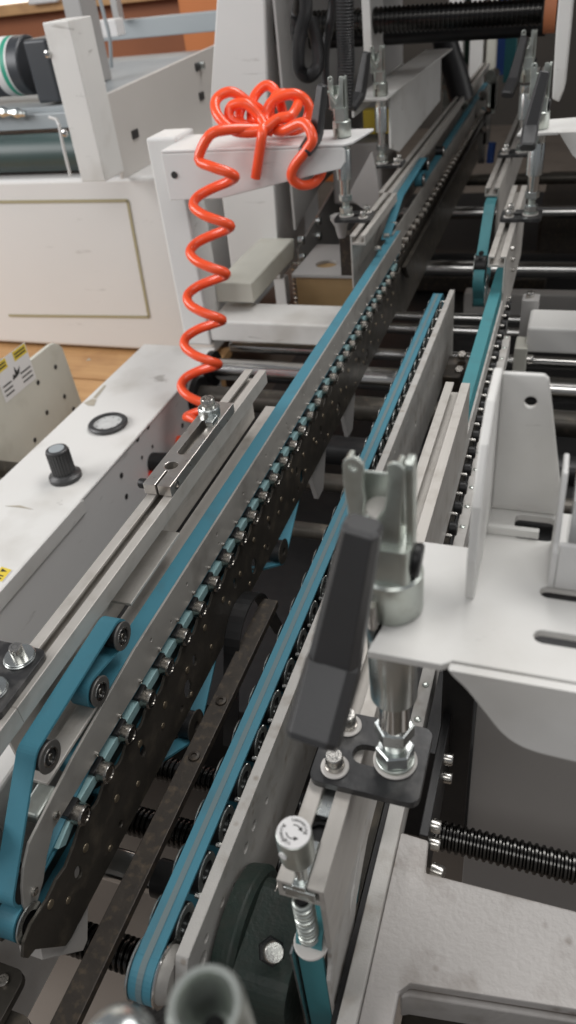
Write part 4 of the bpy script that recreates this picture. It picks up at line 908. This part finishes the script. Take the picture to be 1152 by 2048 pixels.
PD = thing('clamp_underside', (-.47, 1.55, .88), 'grey conical knob hanging below the clamp plate near the brown block', 'knob')
MB().lathe((-.452, 1.56, .943), (0, 0, -1), [(0, .022), (.008, .022), (.022, .013), (.030, .012), (.045, .008)], 20).build('cone', 'greypaint', PD)
MB().box((-.470, 1.60, .80), (-.440, 1.63, .89)).build('stem', 'rust', PD, .001)
tag(MB().prism([(-.52, .90), (-.455, 1.00), (-.448, .97), (-.43, .85), (-.455, .85)], 'y', 1.86, 1.866).build('triangular_plate', 'greypaint', None, .001), 'pale triangular plate behind the first left clamp post', 'plate')
tag(MB().box((-.64, 2.15, .80), (-.50, 2.35, .96)).build('junction_box', 'greypaint', None, .006), 'grey box below the white arm behind the orange hose end', 'box')
tag(MB().box((-.56, 2.2, .97), (-.48, 2.24, 1.03)).build('yellow_cover', 'yellow', None, .003), 'small yellow cover behind the first left clamp post', 'cover')

# ------------------------------------------------------------------ overhead shaft, hangers, hoses
s = MB(); spring_thread(s, tuple(PY(545, 52, 2.1)), PY(1092, 22, 2.1) - PY(545, 52, 2.1), (PY(1092, 22, 2.1) - PY(545, 52, 2.1)).length, .028, .0110, .0034, 24)
tag(s.build('overhead_shaft', 'threaded'), 'black threaded overhead shaft across the top', 'shaft')
a, b = PY(545, 88, 2.2), PY(1092, 55, 2.2)
tag(MB().cyl(a, b, .018, 20).build('overhead_rod', 'black'), 'plain black rod just under the overhead threaded shaft', 'rod')
p = PY(550, 56, 2.05); tag(MB().lathe((p.x, p.y, p.z), (1, 0, 0), [(-.012, .040), (.012, .044), (.02, .03)], 24).build('shaft_bushing', 'rust'), 'dark rusty bushing at the left end of the overhead shaft', 'bushing')
tag(MB().prism([(PY(724, 0, 2.08).x, 1.50), (PY(740, 0, 2.08).x, 1.50), (PY(748, 105, 2.08).x, PY(748, 105, 2.08).z), (PY(732, 120, 2.08).x, PY(732, 120, 2.08).z)], 'y', 2.06, 2.20).build('hanger_plate', 'white', None, .002), 'pale hanger plate at the left of the overhead shaft', 'hanger', 'shaft hangers')
tag(MB().prism([(PY(1115, 0, 1.9).x, 1.50), (PY(1138, 0, 1.9).x, 1.50), (PY(1140, 60, 1.9).x, PY(1140, 60, 1.9).z), (PY(1128, 180, 1.9).x, PY(1128, 180, 1.9).z), (PY(1118, 205, 1.9).x, PY(1118, 205, 1.9).z), (PY(1104, 198, 1.9).x, PY(1104, 198, 1.9).z), (PY(1112, 60, 1.9).x, PY(1112, 60, 1.9).z)], 'y', 1.90, 2.02).build('hanger_plate', 'white', None, .003), 'white hanger plate at the top right corner', 'hanger', 'shaft hangers')
p = PY(1110, 20, 1.95); tag(MB().cyl((p.x - .02, p.y + .01, p.z), (p.x + .004, p.y + .01, p.z), .042, 24).build('shaft_bushing', 'brown'), 'brown bushing where the overhead shaft meets the right hanger', 'bushing')
struct(MB().box((-.74, 2.0, 1.501), (.75, 3.3, 1.62)).build('unseen_shade_slab', 'greypaint', None, .004))  # unseen slab over the hangers, added to shade the far rails
def hose(pts, y, r, label, corr=True, m='rubber'):
    P = catmull([PY(a, b, y + (c if c else 0)) for a, b, c in pts], 26 if corr else 8)
    return tag(MB().tube(P, r, 12, rf=(lambda i, n: r * (1.0 if i % 2 else .90)) if corr else None).build('cable_hose', m), label, 'hose', 'black hoses hanging at the top')
hose([(690, -30, 0), (690, 60, 0), (692, 130, 0), (688, 215, 0)], 1.80, .0195, 'straight corrugated hose hanging behind the first left clamp')
hose([(610, -30, 0), (612, 20, 0), (603, 60, 0), (597, 105, 0), (600, 140, 0), (618, 152, 0), (636, 130, 0), (634, 85, .02), (622, 40, .04)], 1.78, .0145, 'corrugated hose looping back up at the top')
hose([(595, -30, 0), (594, 20, .1), (590, 60, .1), (600, 95, .1)], 1.78, .0130, 'short corrugated hose piece left of the looping hose')
hose([(668, -30, 0), (662, 40, 0), (652, 90, 0), (650, 150, 0), (655, 215, 0)], 1.84, .0095, 'thin smooth cable between the two corrugated hoses', False)
hose([(880, 40, 0), (895, 100, 0), (912, 150, 0), (925, 200, 0)], 2.9, .040, 'thick black hose sweeping down behind the bent white plate', False)

# orange coil hose
HO = thing('coil_hose', (-.70, 1.36, .62), 'bright orange spiral air hose hanging from the white arm', 'hose')
Apt, Bpt = PY(434, 300, 1.43), PZ(392, 842, .615)
hp = []
turns = 5.9; n = int(turns * 22)
for i in range(n + 1):
    t_ = i / n; c = Apt.lerp(Bpt, t_); a = math.radians(172) + 2 * math.pi * turns * t_; rr = .0420 - .002 * t_
    hp.append(c + Vector((math.cos(a) * rr, math.sin(a) * rr * .50, 0)))
top_pts = [PY(*q) for q in ((545, 262, 1.49), (500, 258, 1.47), (450, 260, 1.44), (418, 272, 1.42))]
loops = [PY(*q) for q in ((641, 312, 1.52), (644, 342, 1.50), (628, 365, 1.49), (602, 370, 1.472), (583, 354, 1.460), (590, 330, 1.458), (613, 300, 1.457), (625, 276, 1.457), (606, 246, 1.47), (560, 262, 1.49), (532, 240, 1.52), (545, 203, 1.54), (590, 188, 1.55), (618, 214, 1.56), (603, 255, 1.55), (562, 258, 1.54), (540, 226, 1.54), (556, 190, 1.56), (596, 196, 1.57), (584, 230, 1.50), (556, 238, 1.49),
         (520, 262, 1.47), (470, 262, 1.46), (436, 232, 1.47), (432, 200, 1.50), (462, 184, 1.52), (496, 206, 1.53), (512, 244, 1.54), (494, 258, 1.53), (478, 236, 1.52), (490, 208, 1.54), (520, 220, 1.56), (526, 250, 1.55), (500, 252, 1.50), (462, 240, 1.49), (462, 214, 1.50), (492, 208, 1.50), (520, 236, 1.50), (530, 262, 1.485), (505, 250, 1.52), (506, 200, 1.56), (530, 172, 1.58), (552, 184, 1.58), (570, 240, 1.57))]
MB().tube(catmull(loops, 7), .0098, 10).build('bundled_loops', 'orange', HO)
HR = .0098
MB().tube(catmull(top_pts + hp[3::3] + [PZ(386, 838, .62), PZ(425, 862, .60)], 4), HR, 10).build('spiral', 'orange', HO)
MB().tube(catmull([PY(*q) for q in ((526, 255, 1.475), (524, 270, 1.461), (519, 305, 1.458), (511, 356, 1.458))], 6), .0098, 10).build('loose_end', 'orange', HO)

# ------------------------------------------------------------------ background uprights at the top right
bgp = [((912, 40), (915, 160), 24, 'white', 'white upright post left of the dark green panel, far background'), ((955, 40), (950, 190), 22, 'white', 'broad white upright right of the dark green panel'),
       ((985, 40), (980, 140), 14, 'cream', 'cream upright in the far background beside the broad white one'), ((1020, 30), (1018, 68), 10, 'paper', 'short pale upright at the top right of the background')]
for (q0, q1, w, mm, lab) in bgp:
    a = PY(*q0, 3.9); wd = w / FPX * 3.9; zb_ = PY(*q1, 3.9).z
    tag(MB().box((a.x - wd / 2, 3.9, zb_), (a.x + wd / 2, 3.98, 1.9)).build('background_post', mm, None, .003), lab, 'post', 'posts in the far background')
a = PY(933, 100, 4.0); tag(MB().box((a.x - .035, 4.0, PY(933, 128, 4.0).z), (a.x + .035, 4.05, 1.9)).build('green_panel', 'greenpanel'), 'narrow dark green panel between two white far posts', 'panel')
a = PY(1020, 110, 3.4); tag(MB().box((a.x - .02, 3.4, PY(1020, 165, 3.4).z), (a.x + .02, 3.44, 1.75)).build('teal_column', 'teal'), 'thin teal column in the background left of the right clamps', 'column')
a = PY(1005, 90, 3.6); tag(MB().box((a.x - .02, 3.6, PY(1005, 150, 3.6).z), (a.x + .012, 3.64, 1.75)).build('blue_column', 'skyblue'), 'narrow dark blue column in the far background', 'column')
# bits of hardware glinting at the far end of the left rails
AU = thing('adjusting_unit', (-.42, 3.0, .95), 'cluster of glinting adjusting nuts and stems at the far end of the left rails', 'adjusting unit')
for i, (q, r) in enumerate((((985, 157), .03), ((990, 148), .022), ((965, 195), .022), ((930, 210), .025), ((948, 235), .02), ((975, 222), .022), ((905, 165), .03), ((915, 180), .02), ((925, 150), .02), ((893, 172), .03), ((908, 245), .018), ((965, 262), .018))):
    p = PY(*q, 3.0); tb = MB(); hexn(tb, p, (random.uniform(-.5, .5), -.6, random.uniform(.2, 1)), r * 1.1, r, ph=i); tb.box(p + Vector((-.012, .01, -.11)), p + Vector((.012, .03, 0)))
    tb.build('adjusting_nut', 'chrome' if i % 3 else 'zincdull', AU)
a = PZ(1010, 330, .6); tag(MB().tube(catmull([PY(985, 285, 2.4), PY(982, 305, 2.4), PY(980, 325, 2.4)], 6), .011, 8).build('blue_hose', 'skyblue'), 'short bright blue hose in the dark gap between the rails', 'hose')
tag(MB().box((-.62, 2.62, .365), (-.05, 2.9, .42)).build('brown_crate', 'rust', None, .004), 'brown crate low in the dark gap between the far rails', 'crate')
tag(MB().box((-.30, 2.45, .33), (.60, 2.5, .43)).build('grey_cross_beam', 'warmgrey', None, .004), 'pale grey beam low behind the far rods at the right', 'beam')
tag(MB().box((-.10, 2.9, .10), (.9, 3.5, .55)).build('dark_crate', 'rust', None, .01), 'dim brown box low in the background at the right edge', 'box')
